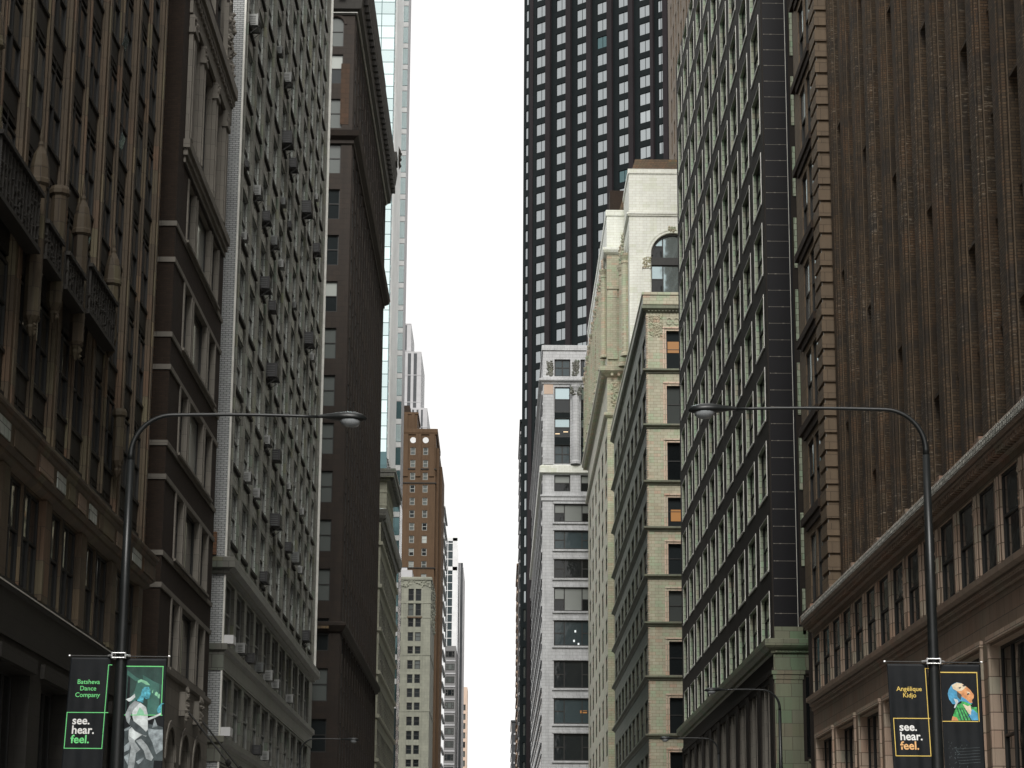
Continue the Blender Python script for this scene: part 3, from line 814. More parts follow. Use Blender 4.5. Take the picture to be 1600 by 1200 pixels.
# ---- grey striped modern tower with setbacks
J = Bld('striped_tower', 'pale grey granite tower with dark vertical stripes and setbacks behind the brown brick tower', 'skyscraper',
        -70, -39.8, 950, 985, 252.5, GRS, mats=[GRS], frame=FRD)
for k, (x1, yy, zt) in enumerate(((-39.8, 950, 252.5), (-35.0, 945, 238.6), (-31.9, 940, 212.5))):
    mb = MB(); base = x1+70
    if k: mb.box(base-14, base, yy-950, 40, 0, zt)
    st = MB()
    for j in range(6 if k < 2 else 3):
        xx = base-1.9-j*1.9*(1 if k != 1 else 1.35); wd = .8 if k != 1 else 1.4
        st.box(xx-wd, xx, yy-950-.06, yy-950-.02, 30, zt-.8)
    FEE = lambda u, z, o: (base+o, yy-950+u, z)
    for j in range(8): st.fbox(FEE, 2+j*4.5, 3.6+j*4.5, 30, zt-.8, .02, .06)
    if k: J.part('setback_wing', mb, GRS)
    J.part('window_stripe', st, GRD)
    ln = MB(); z = 60
    while z < zt: ln.box(base-9, base+.09, yy-950-.12, yy-950-.07, z, z+.25); z += 12
    J.part('floor_band', ln, GRS)
J.finish()

# ---- beige terracotta building
K = Bld('beige_building', 'beige-green terracotta building with paired windows and carved parapet below the orange-brown tower', 'building',
        -48, -16.8, 540, 572, 80.2, BEI, mats=[BEI, BEI], frame=FRD, t=.14)
FS = K.F('S'); X0 = -48
rows = [(65.4-3.36*k, 67.5-3.36*k) for k in range(20)]
cols = [(-22.2-X0, -20.9-X0), (-20.45-X0, -19.1-X0), (-26.6-X0, -25.2-X0), (-24.9-X0, -23.9-X0)]
K.grid('S', cols, rows+[(75.1, 78.0), (71.5, 74.4), (68.8, 70.9)], .3, 0, weights='dddddm')
mb = MB()
for x in (-22.5, -18.8, -23.5): mb.fbox(FS, x-X0-.12, x-X0+.12, 4, 75, .002, .15)
K.part('pilaster', mb, BEI)
for z in (74.5, 70.95, 62, 48.6, 35.2): K.band([(.12, z), (.12, z+.35)], 'stone_band', BEI)
mb = MB(); ornament(mb, FS, 21, 31, 78.4, 80.0, .05, 60, 0, .35); FE = K.F('E'); ornament(mb, FE, 0, 32, 70, 80, .05, 160, 0, .5)
K.part('carving', mb, BEI)
K.band([(.1, 80.0), (.3, 80.2), (.3, 80.7), (.0, 80.9)], 'parapet', BEI)
mb = MB(); mb.box(14, 26.5, 3, 15, 80.91, 83.0); mb.box(16, 25.2, 4, 14, 83.0, 83.7); K.part('penthouse', mb, GRS)
mb = MB()
for z0 in (71.0,): mb.fbox(FS, 25.6, 29.2, 70.95, 71.3, .16, .19)
K.part('rust_stain', mb, MAN)
FE = K.F('E'); K.finish()

# ---- far left buildings
L_ = Bld('mirror_building', 'white framed mirrored glass block above a banded grey building, far down the left side', 'building',
         -50, -17.6, 900, 940, 106, GRM, mats=[GRM, GRM], frame=FRD, t=.3)
FS = L_.F('S'); X0 = -50; z = 8
while z < 102:
    mb = MB(); mb.fbox(FS, 0, 32.3, z, z+.5, .02, .3); L_.part('ledge', mb, GRS)
    L_.win('S', 28.3, 31.9, z+1.6, z+4.2, -.03, 'tri', None, 'dmm'); z += 5.1
mb = MB(); mb.box(18, 32.3, 0.5, 38, 106.01, 149.5); L_.part('glass_block', mb, GLB)
mb = MB(); mb.box(30.6, 32.5, .3, .49, 106.01, 149.8); mb.box(18, 32.5, .3, .49, 136.5, 138.0); mb.box(18, 32.5, .3, .49, 148.5, 149.8)
for x in (24.5, 26.5, 28.5): mb.box(x, x+.25, .3, .48, 106.01, 148.4)
z = 109
while z < 148: mb.box(18, 30.59, .35, .47, z, z+.25); z += 3.2
L_.part('white_frame', mb, WHT)
L_.finish()
M_ = Bld('slab_building', 'very narrow dark slab just right of the mirrored glass block in the distance', 'building',
         -40, -16.9, 1000, 1050, zY(880, 1000), GRD, mats=[GRD], frame=FRD)
FS = M_.F('S'); FE = M_.F('E'); mb = MB()
for k in range(8): mb.fbox(FE, 1+k*6, 2.5+k*6, 5, M_.z1-2, .02, .3)
mb.fbox(FS, 21.6, 22.0, 5, M_.z1, .02, .2); mb.fbox(FS, 20, 20.5, 5, M_.z1, .02, .2); M_.part('rib', mb, GRS); M_.finish()
N_ = Bld('peach_tower', 'small pale peach concrete tower, the most distant on the left', 'tower', -40, -18.6, 1300, 1330, zY(1074, 1300), TAN, mats=[TAN, TAN], frame=FRD, t=.3)
N_.grid('S', [(21.4-3.9-3.9*k, 21.4-.9-3.9*k) for k in range(3)], [(4+5.3*k, 7.4+5.3*k) for k in range(22)], .5, 0, 'fix', weights='dm'); N_.finish()

# ================================================================== RIGHT SIDE
def merge_into(b2, b1):
    off = b2.root.location - b1.root.location
    for ch in [o for o in bpy.data.objects if o.parent == b2.root]:
        ch.parent = b1.root; ch.location = ch.location + off
    bpy.data.objects.remove(b2.root)

# ---- near right: low terracotta building
A = Bld('terracotta_building', 'low pinkish brown terracotta building with a carved cornice, nearest on the right', 'building',
        12.5, 38, 10, 90.0, 13.4, PNK, mats=[PNK, PNJ], frame=FRD)
y0 = 10; F = A.F('W')
up = []; c_ = 88.9
while c_ > 12.5: up.append((c_-y0-1.0, c_-y0+1.0)); c_ -= 2.65
up = [(a+.02, b_-.02) for a, b_ in up]
lw = []; c_ = 86.9
while c_ > 16: lw.append((c_-y0-2.1, c_-y0+2.1)); c_ -= 5.3
ops = [(a, b_, 10.28, 12.52, .13, 1) for a, b_ in up]+[(a, b_, 3.9, 8.42, .32, 1) for a, b_ in lw]
for a, b_ in up: A.win('W', a, b_, 10.28, 12.52, .11, 'dh', None, 'dddddddm')
for a, b_ in lw: A.win('W', a, b_, 3.9, 8.42, .30, 'tri', None, 'ddddm')
A.face('W', ops)
A.band([(.04, 12.78), (.10, 12.84), (.10, 12.95), (.30, 13.0), (.34, 13.05), (.34, 13.10), (.42, 13.14), (.42, 13.42), (.36, 13.5), (.2, 13.52)], 'cornice', PNK, dent=(.10, .29, 12.85, 13.0, .14, .32), sides='W')
mb = MB(); u = .1
while u < 79.9:
    mb.fbox(F, u, u+.09, 13.17, 13.39, .42, .45); mb.fbox(F, u+.1, u+.15, 13.2, 13.3, .42, .44); u += .2
A.part('egg_moulding', mb, masonry('weathered grey carving', (.62, .62, .56), (.36, .36, .32), (.06, .06, .05), .16, .12, .02, .6, .7))
mb = MB(); u = 4
while u < 79: mb.fbox(F, u-.35, u+.35, 13.52, 13.60, .1, .34); mb.fbox(F, u-.16, u+.16, 13.60, 13.68, .1, .3); u += 5.3
A.part('acroterion', mb, PNK)
A.band([(.03, 9.62), (.07, 9.66), (.07, 9.78), (.14, 9.84), (.14, 9.94), (.26, 10.0), (.26, 10.16), (.05, 10.24)], 'sill_course', PNK, dent=(.07, .12, 9.80, 9.835, .12, .26), sides='W')
for i, (a, b_) in enumerate(up[:40]):
    mb = MB(); nx = a-.65
    for du in (.12, .32): mb.fbox(F, nx+du-.02, nx+du+.05, 10.3, 12.5, .003, .035)
    ornament(mb, F, nx+.45, nx+.6, 11.2, 12.4, .0, 8, 0, .05) if i % 2 else None
    A.part('pier_moulding', mb, PNJ)
for a, b_ in lw:
    mb = MB()
    mb.fbox(F, a-.16, a-.005, 3.9, 8.5, .003, .07); mb.fbox(F, b_+.005, b_+.16, 3.9, 8.5, .003, .07); mb.fbox(F, a-.2, b_+.2, 8.5, 8.66, .003, .1)
    A.part('window_surround', mb, PNJ)
A.finish()

# ---- brown brick tower above it
B = Bld('brick_high_rise', 'rust brown brick high-rise with vertical ribs rising above the low terracotta building', 'building',
        13.74, 44, 12, 87.29, 64, RBR, z0=13.41, mats=[RBR, RBR], frame=FRD)
F = B.F('W'); y0 = 12; N_p = 25
slots = []; c_ = 86.4
for k in range(N_p):
    pc = c_-k*2.93; slots.append((pc-2.93+1.05-y0, pc-1.05+.1-y0))
rows = [(14.4+3.05*k, 16.5+3.05*k) for k in range(16)]
B.grid('W', [(a+.03, b_-.03) for a, b_ in slots if a > .5], rows, .16, 0, weights='ddddddm')
for k in range(N_p):
    pc = c_-k*2.93-y0; mb = MB(); u1 = min(pc+.86, 75.28); u0 = pc-.86
    if u0 < .1: continue
    mb.fbox(F, u0, u1, 13.42, 63.9, .002, .36); mb.fbox(F, u0+.28, u1-.28, 13.42, 63.9, .362, .46); mb.fbox(F, u0+.5, u0+.62, 13.42, 63.9, .462, .50)
    mb.fbox(F, u0-.03, u0+.05, 13.42, 63.9, .362, .385, 1)  # lighter strip paints the highlight along the rib's near edge
    B.part('brick_rib', mb, [RBR, RTC])
mb = B.wall
for k, (a, b_) in enumerate(slots):
    if a < .5: continue
    for j, (c, d) in enumerate(rows):
        mb.fbox(F, a-.02, b_+.02, c-.14, c-.05, .002, .34 if (k+j*2) % 4 == 0 else .2)
P = Bld('wing', 'w', 'w', 12.9, 44, 87.3, 94.4, 64, RTC, z0=13.41, mats=[RTC, RTC, BRB], frame=FRD)
F = P.F('W'); FS = P.F('S')
rows = [(14.2+3.9*k, 17.1+3.9*k) for k in range(13)]
P.grid('W', [(1.75, 3.35), (3.75, 5.35)], rows, .11, 0)
P.face('S', (), u0=0, m=0)
for k in range(70):
    z = 13.5+.69*k
    if z > 63.5: break
    mb = MB(); mb.fbox(FS, -.08, .44, z, z+.50, .002, .09); mb.fbox(F, 0.0, 1.6, z, z+.50, .002, .08)
    P.part('quoin', mb, RTC)
for c, d in rows:
    mb = MB(); mb.fbox(F, 1.72, 7.0, c-.35, c-.03, .002, .16); mb.fbox(F, 1.72, 6.0, c-.7, c-.4, .002, .09); P.part('sill_course', mb, BRB)
mb = MB(); mb.box(.05, 25, 2.76, 7.05, 0, 13.4); P.part('lower_wall', mb, BRB)
mb = MB(); mb.fbox(F, -.02, .0, 13.5, 63.9, .0, .03); mb.box(.46, .56, -.05, -.001, 13.5, 63.9); P.part('edge_strip', mb, LIM)
P.finish(); merge_into(P, B); B.finish()

# ---- dark clad building with green-white jambs
D = Bld('dark_building', 'dark bronze high-rise with pale green window jambs and a black panelled side wall', 'building',
        12.5, 44, 102.8, 154.2, 61.9, R3D, mats=[R3D, GRJ, PAN, R3B], frame=FRD)
y0 = 102.8; F = D.F('W'); FS = D.F('S')
cols = [(1.0+5.07*k, 4.35+5.07*k) for k in range(10)]
rows = [(14.25, 16.35)]+[(17.40+3.58*k, 19.9+3.58*k) for k in range(12)]+[(60.36, 61.6)]
ops = [(a, b_, c, d, .22, 1) for a, b_ in cols for c, d in rows]
for a, b_ in cols:
    for c, d in rows: D.win('W', a, b_, c, d, .20, 'dh', None, 'ddddddddm')
bcols = [(1.6+5.07*k, 5.6+5.07*k) for k in range(10)]
for a, b_ in bcols: ops.append((a, b_, 8.3, 12.2, .3, 0)); D.win('W', a, b_, 8.3, 12.2, .28, 'tri', None, 'ddddm'); ops.append((a, b_, .5, 7.2, .3, 0)); D.win('W', a, b_, .5, 7.2, .28, 'tri', None, 'dddm')
D.face('W', ops)
D.face('S', (), m=0)
for c, d in rows:
    for a, b_ in cols:
        mb = MB(); t = .035
        mb.fbox(F, a-t, a-.003, c-t, d+t, .002, .035); mb.fbox(F, b_+.003, b_+t*.8, c-t, d+t, .002, .02)
        mb.fbox(F, a, b_, d+.003, d+t*.8, .002, .02); mb.fbox(F, a, b_, c-.10, c-.003, -.10, .05)
        if c < 70: D.part('window_surround', mb, TRM)
mb = MB(); mb.fbox(FS, .06, 1.14, 14.6, 61.8, .002, .03); mb.fbox(FS, 1.18, 1.28, 14.6, 61.8, .002, .03)
D.part('side_panel', mb, PAN)
mb = MB(); z = 15.2
while z < 61.5:
    mb.fbox(FS, .1, 1.12, z, z+.018, .031, .036); mb.fbox(FS, .1, .1+.05, z-.01, z+.03, .031, .04); mb.fbox(FS, .45+.3*math.sin(z*7), .55+.3*math.sin(z*7), z-.008, z+.028, .031, .04); z += .81
D.part('panel_joint', mb, LIM)
mb = MB(); mb.tube([FS(1.16, 14.6, .06), FS(1.14, 61.8, .06)], .014, 8); D.part('conduit', mb, TRM)
mb = MB()
for c, d in rows: mb.fbox(FS, 1.38, 1.52, c, d, .002, .06)
D.part('jamb_strip', mb, GRJ)
D.band([(.0, 13.35), (.12, 13.4), (.12, 13.5), (.34, 13.62), (.42, 13.72), (.42, 14.0), (.1, 14.06)], 'belt_cornice', R3B, dent=(.12, .2, 13.42, 13.49, .08, .16), sides='SW')
mb = MB(); mb.fbox(FS, .06, 2.4, 14.061, 14.6, .002, .06); D.part('parapet_block', mb, R3B)
mb = MB()
mb.fbox(FS, .0, 4, 12.75, 13.33, .002, .05); mb.fbox(FS, .0, 4, 12.62, 12.75, .002, .09)
mb.fbox(FS, -.1, 1.42, 12.42, 12.61, .002, .14); mb.fbox(FS, -.04, 1.36, 12.2, 12.41, .002, .1)
mb.fbox(FS, .02, 1.30, .2, 12.2, .002, .07); mb.fbox(FS, .2, 1.12, .4, 11.9, .072, .085)
mb.fbox(FS, 1.301, 4, .2, 8.5, .002, .04); mb.fbox(FS, 1.5, 2.6, 8.5, 8.6, .002, .12); mb.fbox(FS, 1.6, 2.4, 7.2, 8.3, .042, .06)
D.part('corner_pier', mb, R3B)
mb = MB(); mb.fbox(FS, 1.45, 3.2, 8.7, 12.3, .002, .02); D.part('side_glazing', mb, GLD)
for k in range(11):
    mb = MB(); u = .6+5.07*k if k else .5
    mb.fbox(F, max(u-.5, .02), min(u+.9, 51.3), .2, 12.4, .002, .05)
    D.part('base_pier', mb, R3D)
mb = MB()
for a, b_ in bcols:
    for q in (.3, .7): mb.fbox(F, a+(b_-a)*q-.03, a+(b_-a)*q+.03, 7.3, 12.2, -.2, -.05)
    mb.fbox(F, b_-.06, b_-.005, 7.3, 12.2, -.2, -.02)
D.part('mullion', mb, LIM)
D.band([(.08, 12.45), (.08, 12.7), (.03, 12.75)], 'lintel_course', R3D)
D.finish()

# ---- brick slab rising behind
Q = Bld('reddish_slab', 'reddish brown brick slab glimpsed above the dark clad building, right of the black tower', 'building',
        22, 50, 200, 284, 150, RTC, mats=[RTC, RTC], frame=FRD)
Q.grid('W', [(2+4*k, 3.6+4*k) for k in range(20)], [(50+4.4*k, 53.2+4.4*k) for k in range(22)], .4, 0, weights='ddddm'); Q.finish()

# ---- banded terracotta building
T = Bld('banded_building', 'mottled green and pink terracotta building with dark projecting bands at every floor', 'building',
        12.5, 44, 189, 245, 53.6, R4M, mats=[R4M, R4S, R4M, R4S], frame=FRD)
y0 = 189; F = T.F('W'); FS = T.F('S')
bands = [47.67, 42.8, 37.86, 33.87, 29.76, 25.74, 21.22, 16.38, 11.9, 7.4]
tops = [51.1, 46.2, 41.2, 36.4, 32.4, 28.4, 24.1, 19.4, 14.9, 10.5]
rows = list(zip(bands, tops))
wc = [(1.5+6.1*k, 5.7+6.1*k) for k in range(9)]
ops = [(a, b_, c+.1, d, .16, 1) for a, b_ in wc for c, d in rows]
for a, b_ in wc:
    for c, d in rows: T.win('W', a, b_, c+.1, d, .14, 'dh', None, 'ddddddm')
T.face('W', ops, m=1)  # street face uses the darker green terracotta
sc_ = [(1.72, 4.2), (6.4, 8.9), (11.1, 13.6)]
ops = [(a, b_, c+.05, d, .3, 2) for a, b_ in sc_ for c, d in rows]
for a, b_ in sc_:
    for i, (c, d) in enumerate(rows): T.win('S', a, b_, c+.05, d, .28, 'dh', 'm' if i in (1, 5) else 'd')
T.face('S', ops, m=0)
for c, d in rows:
    T.band([(.0, c-.42), (.10, c-.36), (.10, c-.28), (.34, c-.14), (.34, c+.0), (.02, c+.03)], 'belt_cornice', R4S)
T.band([(.0, 52.7), (.1, 52.8), (.28, 52.95), (.40, 53.05), (.40, 53.3), (.1, 53.4)], 'cornice', R4S, dent=(.1, .24, 52.82, 52.94, .14, .3), sides='SW')
T.band([(.30, 53.41), (.30, 54.2), (.38, 54.25), (.38, 54.5), (.0, 54.6)], 'parapet', R4M)
for c, d in rows:
    mb = MB()
    for a, b_ in sc_:
        mb.fbox(FS, a-.30, a-.16, c+.05, d+.2, .002, .05); mb.fbox(FS, a-.10, a-.004, c+.05, d+.1, .002, .09); mb.fbox(FS, a-.30, b_+.3, d+.2, d+.34, .002, .1); mb.fbox(FS, a-.1, b_+.1, d+.004, d+.1, .002, .07)
    T.part('window_surround', mb, PNJ)
mb = MB()
z = 3
while z < 52.5: mb.fbox(FS, .02, .12, z, z+.1, .002, .05); mb.fbox(F, .02, .10, z, z+.1, .002, .05); z += .2
T.part('rope_moulding', mb, PNJ)
mb = MB(); ornament(mb, FS, .25, 1.45, 50.6, 52.5, .0, 260, 0, .10)
for k in range(20):
    cx_ = 2.0+.62*k
    for q in range(8):
        t0, t1 = q*math.pi/4, (q+1)*math.pi/4
        for r0, r1 in ((.2, .3),):
            P4 = [(cx_+r0*math.cos(t0), 52.0+1.2*r0*math.sin(t0)), (cx_+r1*math.cos(t0), 52.0+1.2*r1*math.sin(t0)), (cx_+r1*math.cos(t1), 52.0+1.2*r1*math.sin(t1)), (cx_+r0*math.cos(t1), 52.0+1.2*r0*math.sin(t1))]
            mb.quad([FS(a, b_, .08) for a, b_ in P4])
T.part('carving', mb, R4M)
mb = MB(); mb.fbox(FS, 1.85, 3.6, 49.2, 50.2, -.262, -.255, 0)
mb.fbox(FS, 2.0, 3.9, 34.4, 35.4, -.262, -.255, 0)
T.part('lit_interior', mb, WARM)
T.finish()

# ---- taller terracotta building with the arch
V = Bld('arched_building', 'cream-white terracotta building with an arcade and a great arched window at its top', 'building',
        12.4, 44, 258, 315.5, 83.9, R4M, mats=[R4M, R4W, R4S], frame=FRD)
F = V.F('W'); FS = V.F('S')
acol = [(3.2+6.2*k, 7.2+6.2*k) for k in range(9)]
wl = [(1.5+9.4*k, 5.6+9.4*k) for k in range(6)]
wl = sorted(wl)
rows = [(6.5+4.3*k, 9.4+4.3*k) for k in range(12)]
rows = [r for r in rows if r[1] < 58.5]
ops = [(a, b_, c, d, .12, 0) for a, b_ in wl for c, d in rows]
for a, b_ in wl:
    for c, d in rows: V.win('W', a, b_, c, d, .10, 'dh', None, 'ddddm')
for a, b_ in acol: ops.append((a, b_, 66.4, 77.6, .3, 0)); V.win('W', a, b_, 66.4, 77.6, .28, 'pair', 'd')
V.face('W', ops, zt=78.6, m=0); V.face('W', (), zb=78.6, m=1)
V.face('S', (), zt=78.6, m=0); V.face('S', (), zb=78.6, m=1)
for k in range(10):
    mb = MB(); column(mb, F, 2.55+6.2*k-.35, 66.3, 77.2, .42, .25); column(mb, F, 7.95+6.2*k-.2-.1, 66.3, 77.2, .3, .15) if k < 9 else None
    V.part('column', mb, R4M)
    mb = MB(); ornament(mb, F, 2.0+6.2*k-.5, 3.0+6.2*k-.3, 76.6, 78.4, .35, 30, 0, .3); V.part('bracket', mb, PNJ)
V.band([(.05, 78.5), (.35, 78.7), (.5, 79.0), (.5, 79.3), (.1, 79.4)], 'belt_cornice', R4W)
V.band([(.06, 83.3), (.12, 83.4), (.12, 84.0), (.0, 84.1)], 'coping', R4W)
V.band([(.0, 63.4), (.3, 63.6), (.7, 63.9), (.9, 64.1), (.9, 64.6), (.2, 64.8)], 'cornice', R4M, dent=(.3, .7, 63.5, 63.8, .3, .8), sides='SW')
V.band([(.0, 58.5), (.2, 58.6), (.4, 58.8), (.4, 59.1), (.1, 59.2)], 'belt_cornice', R4M)
mb = MB()
mb.fbox(FS, .15, 1.15, 66.2, 74.0, .002, .1); mb.fbox(FS, .1, 1.2, 73.2, 74.1, .102, .14); mb.fbox(FS, 0, 2.2, 74.2, 74.6, .002, .2); mb.fbox(FS, .05, 1.25, 65.6, 66.2, .002, .18)
mb.fbox(FS, .1, .95, 8, 58.4, .002, .08)
V.part('pilaster', mb, R4M)
mb = MB(); cxx, czz = 1.2, 61.2
for q in range(16):
    t0, t1 = q*math.pi/8, (q+1)*math.pi/8
    for r0, r1, o1 in ((.45, .62, .12), (.0, .25, .1)):
        mb.quad([FS(cxx+r0*math.cos(t0), czz+r0*math.sin(t0), o1), FS(cxx+r1*math.cos(t0), czz+r1*math.sin(t0), o1), FS(cxx+r1*math.cos(t1), czz+r1*math.sin(t1), o1), FS(cxx+r0*math.cos(t1), czz+r0*math.sin(t1), o1)])
ornament(mb, FS, .5, 1.9, 59.7, 62.8, .02, 60, 0, .2)
V.part('roundel', mb, R4M)
W2 = Bld('wing', 'w', 'w', 14.45, 44, 247, 257.99, 85.5, R4W, mats=[R4W, R4M, R4M], frame=FRD, t=.13, panes=[GLD, BLI, BLD, GLR])
FS = W2.F('S'); F = W2.F('W'); X0 = 14.45
a0, a1 = 16.95-X0, 22.0-X0; rad = (a1-a0)/2; zs = 75.3
ops = [(a0, a1, 70.8, zs+rad, .45, 0)]
W2.face('S', ops, m=0)
W2.win('S', a0, a1, 70.8, 74.1, .43, 'tri', 'w'); W2.win('S', a0, a1, 74.9, zs+rad, .43, 'tri', 'w')
mb = MB(); arch_fill(mb, FS, a0, a1, zs, 0, .4, n=20)
arch_ring(mb, FS, (a0+a1)/2, zs, rad+.05, rad+.28, .002, .12, 20); arch_ring(mb, FS, (a0+a1)/2, zs, rad+.36, rad+.55, .002, .08, 20)
mb.fbox(FS, a0-.6, a0-.02, zs-.3, zs, .002, .14)
W2.part('arch', mb, R4W)
mb = MB(); arch_ring(mb, FS, (a0+a1)/2, zs, rad-.22, rad-.02, -.4, -.2, 20); mb.fbox(FS, a0+.01, a1-.01, 74.11, 74.89, -.449, -.2); W2.part('arch_frame', mb, FRD)
mb = MB(); mb.fbox(FS, .25, 1.5, 64, zs-.35, .002, .1); mb.fbox(FS, 1.55, 2.35, 64, 73.6, .002, .14); mb.fbox(FS, 1.5, 2.4, 73.6, 74.95, .002, .22)
W2.part('pilaster', mb, R4W)
mb = MB(); ornament(mb, FS, 1.5, 2.4, 73.7, 74.9, .22, 50, 0, .13); ornament(mb, FS, 4.6, 5.3, zs+rad+.1, zs+rad+.7, .1, 30, 0, .15); W2.part('carving', mb, R4M)
mb = MB(); mb.fbox(FS, -.1, 29.5, 79.9, 80.1, .002, .16); mb.fbox(FS, -.16, 29.5, 80.1, 80.35, .002, .26); mb.fbox(F, -.1, 10.9, 79.9, 80.1, .002, .16); mb.fbox(F, -.1, 10.9, 80.1, 80.35, .002, .26)
mb.fbox(FS, -.12, 29.5, 85.0, 85.55, .002, .12); mb.fbox(F, .0, 10.9, 85.0, 85.55, .002, .12)
W2.part('belt_cornice', mb, R4W)
for k in range(2):
    mb = MB(); column(mb, F, 3.0+5*k, 64, 76.2, .5, .3); ornament(mb, F, 2.3+5*k, 3.6+5*k, 76.2, 78.6, .5, 40, 0, .35); W2.part('column', mb, R4M)
mb = MB(); ZM = zY(249, 261, 1020)
zb, zt = 85.56, 88.6
b0 = [(.1, .8, zb), (29, .8, zb), (29, 10.5, zb), (.1, 10.5, zb)]; t0 = [(.9, 4, zt), (29, 4, zt), (29, 10, zt), (.9, 10, zt)]
b0 = [(-.6, 11.6, 83.95), (29, 11.6, 83.95), (29, 36, 83.95), (-.6, 36, 83.95)]; t0 = [(1.6, 14, ZM), (29, 14, ZM), (29, 34, ZM), (1.6, 34, ZM)]
mb.hexa(b0+t0); W2.part('mansard_roof', mb, MAN)
mb = MB(); mb.box(-1.4, .4, 16, 19, 83.95, 88.2); mb.box(-1.0, .38, 15.9, 15.99, 84, 86.5); W2.part('roof_house', mb, BRB)
W2.finish(); merge_into(W2, V); V.finish()

# ---- pale grey terracotta building
Y5 = 330
X_ = Bld('grey_building', 'pale grey terracotta building with wide office windows and attic columns below the black tower', 'building',
         6.17, 40, Y5, 440, 85.4, R5M, mats=[R5M, R5M], frame=FRD, t=.16, panes=[GLD, BLI, GLB, GLR])
FS = X_.F('S'); F = X_.F('W'); X0 = 6.17
c1, c2 = (7.9-X0, 10.3-X0), (11.85-X0, 14.3-X0)
wide = [(61.2, 58.5), (57.2, 54.4), (52.9, 50.1), (48.7, 45.2), (43.8, 40.1), (37.9, 33.9), (32.4, 28.7), (27.3, 23.4), (22, 18.2), (16.8, 13), (11.5, 8)]
ops = []
for i, (d, c) in enumerate(wide): ops.append((c1[0], 13.6-X0, c, d, .35, 0)); X_.win('S', c1[0], 13.6-X0, c, d, .33, 'tri', 'hmdhmdmdmdd'[i])
for a, b_ in (c1, c2):
    for c, d, v in ((80.75, 83.4, 'm'), (63.1, 65.6, 'h'), (75.2, 79.1, 'w'), (71.4, 74.3, 'w'), (67.3, 70.2, 'm')):
        ops.append((a, b_, c, d, .4, 0)); X_.win('S', a, b_, c, d, .38, 'dh' if v != 'm' else 'pair', v)
    mbq = None
X_.face('S', ops)
mb = MB()
for a, b_ in (c1, c2):
    for c, d in ((74.31, 75.19), (70.21, 71.39)): mb.fbox(FS, a+.01, b_-.01, c, d, .002, .02)
X_.part('spandrel', mb, TWR)
mb = MB(); column(mb, FS, (c1[1]+c2[0])/2, 67.2, 79.3, .62, .25); column(mb, FS, 1.0, 67.2, 79.3, .01, .0); X_.part('column', mb, R5M)
mb = MB(); mb.fbox(FS, .15, 1.55, 67.2, 77.9, .002, .2); mb.fbox(FS, .3, 1.4, 68, 77.5, .202, .24); X_.part('pilaster', mb, R5M)
mb = MB(); mb.fbox(FS, .15, 1.55, 77.95, 79.4, .002, .2); X_.part('peach_block', mb, TAN)
mb = MB(); ornament(mb, FS, .6, 1.5, 80.9, 83.2, .02, 60, 0, .2); ornament(mb, FS, 4.5, 5.4, 80.9, 83.2, .02, 60, 0, .2); ornament(mb, FS, 4.2, 5.7, 77.8, 79.2, .75, 60, 0, .25)
X_.part('carving', mb, GTC)
X_.band([(.0, 79.45), (.2, 79.55), (.2, 79.8), (.6, 80.0), (.6, 80.3), (.1, 80.5)], 'cornice', R5M)
X_.band([(.05, 84.7), (.2, 84.8), (.2, 85.5), (.0, 85.6)], 'coping', R5M)
X_.band([(.0, 65.75), (.45, 65.9), (.45, 66.9), (.1, 67.1)], 'belt_cornice', R4W)
X_.band([(.0, 61.6), (.2, 61.7), (.2, 62.2), (.35, 62.3), (.35, 62.5), (.1, 62.6)], 'belt_cornice', R5M)
for d, c in wide:
    mb = MB(); mb.fbox(FS, 1.5, 7.6, c-.3, c-.05, .002, .25); mb.fbox(FS, 1.55, 7.6, d+.05, d+.35, .002, .12); X_.part('sill', mb, R5M)
for z in range(6, 80, 4):
    mb = MB(); mb.fbox(F, .5, 109, z, z+.6, .002, .18); mb.fbox(F, .5, 109, z+2.4, z+2.7, .002, .12); X_.part('side_ledge', mb, R5M if z % 8 else GTC)
mb = MB()
for k in range(26): mb.fbox(F, 2+k*4.2, 4.4+k*4.2, 6, 79, .002, .03)
X_.part('side_glazing', mb, GLD)
for px, py in ((899, 986), (897, 1001), (904, 1006)):
    x, z = onY(px, py, Y5-.0); mb = MB(); mb.fbox(FS, x-X0-.12, x-X0+.12, z-.16, z+.16, -.31, -.30); X_.part('lamp', mb, COOL)
for px, py in ((884, 674), (871, 677), (917, 676), (912, 1112)):
    x, z = onY(px, py, Y5-.0); mb = MB(); mb.fbox(FS, x-X0-.35, x-X0+.35, z-.07, z+.07, -.36, -.355) if py < 900 else mb.fbox(FS, x-X0-.5, x-X0+.5, z-.2, z+.2, -.31, -.30); X_.part('lamp', mb, WRM2 if py < 900 else WARM)
X_.finish()

# ---- black tower, turned 42 degrees to the street
ang = math.atan2(-.670, .742)
Z = Bld('black_tower', 'black skyscraper turned diagonally to the street with regular pale reflecting windows', 'skyscraper',
        5.16, 53.66, 562.2, 608, 252, TWR, mats=[TWR, TWR], rz=ang, frame=TWR, panes=[GLS, GLS, GLK, GLS], t=.12)
def tower_u(px):
    best = None
    for k in range(0, 4860):
        u = k*.01; q = proj((5.16+.742*u, 562.2-.670*u, 150))[0]
        if q >= px: return u
    return 46.9
tcols = [(tower_u(a), tower_u(b_)) for a, b_ in ((819.2, 823.6), (836, 852.5), (868, 885), (901, 918), (933.5, 951), (967.5, 985), (1001, 1020), (1031, 1049))]
zrow = [238.6-4.72*k+3.3-3.8 for k in range(-3, 48)]
ops = []
for i, (a, b_) in enumerate(tcols):
    for z in zrow:
        if z < 20 or z > 247: continue
        dz = 0
        ops.append((a, b_, z, z+3.15, .25, 0)); Z.win('S', a, b_, z, z+3.15, .23, 'fpair' if i else 'fix', None, 'd'*70+'m')
Z.face('S', ops)
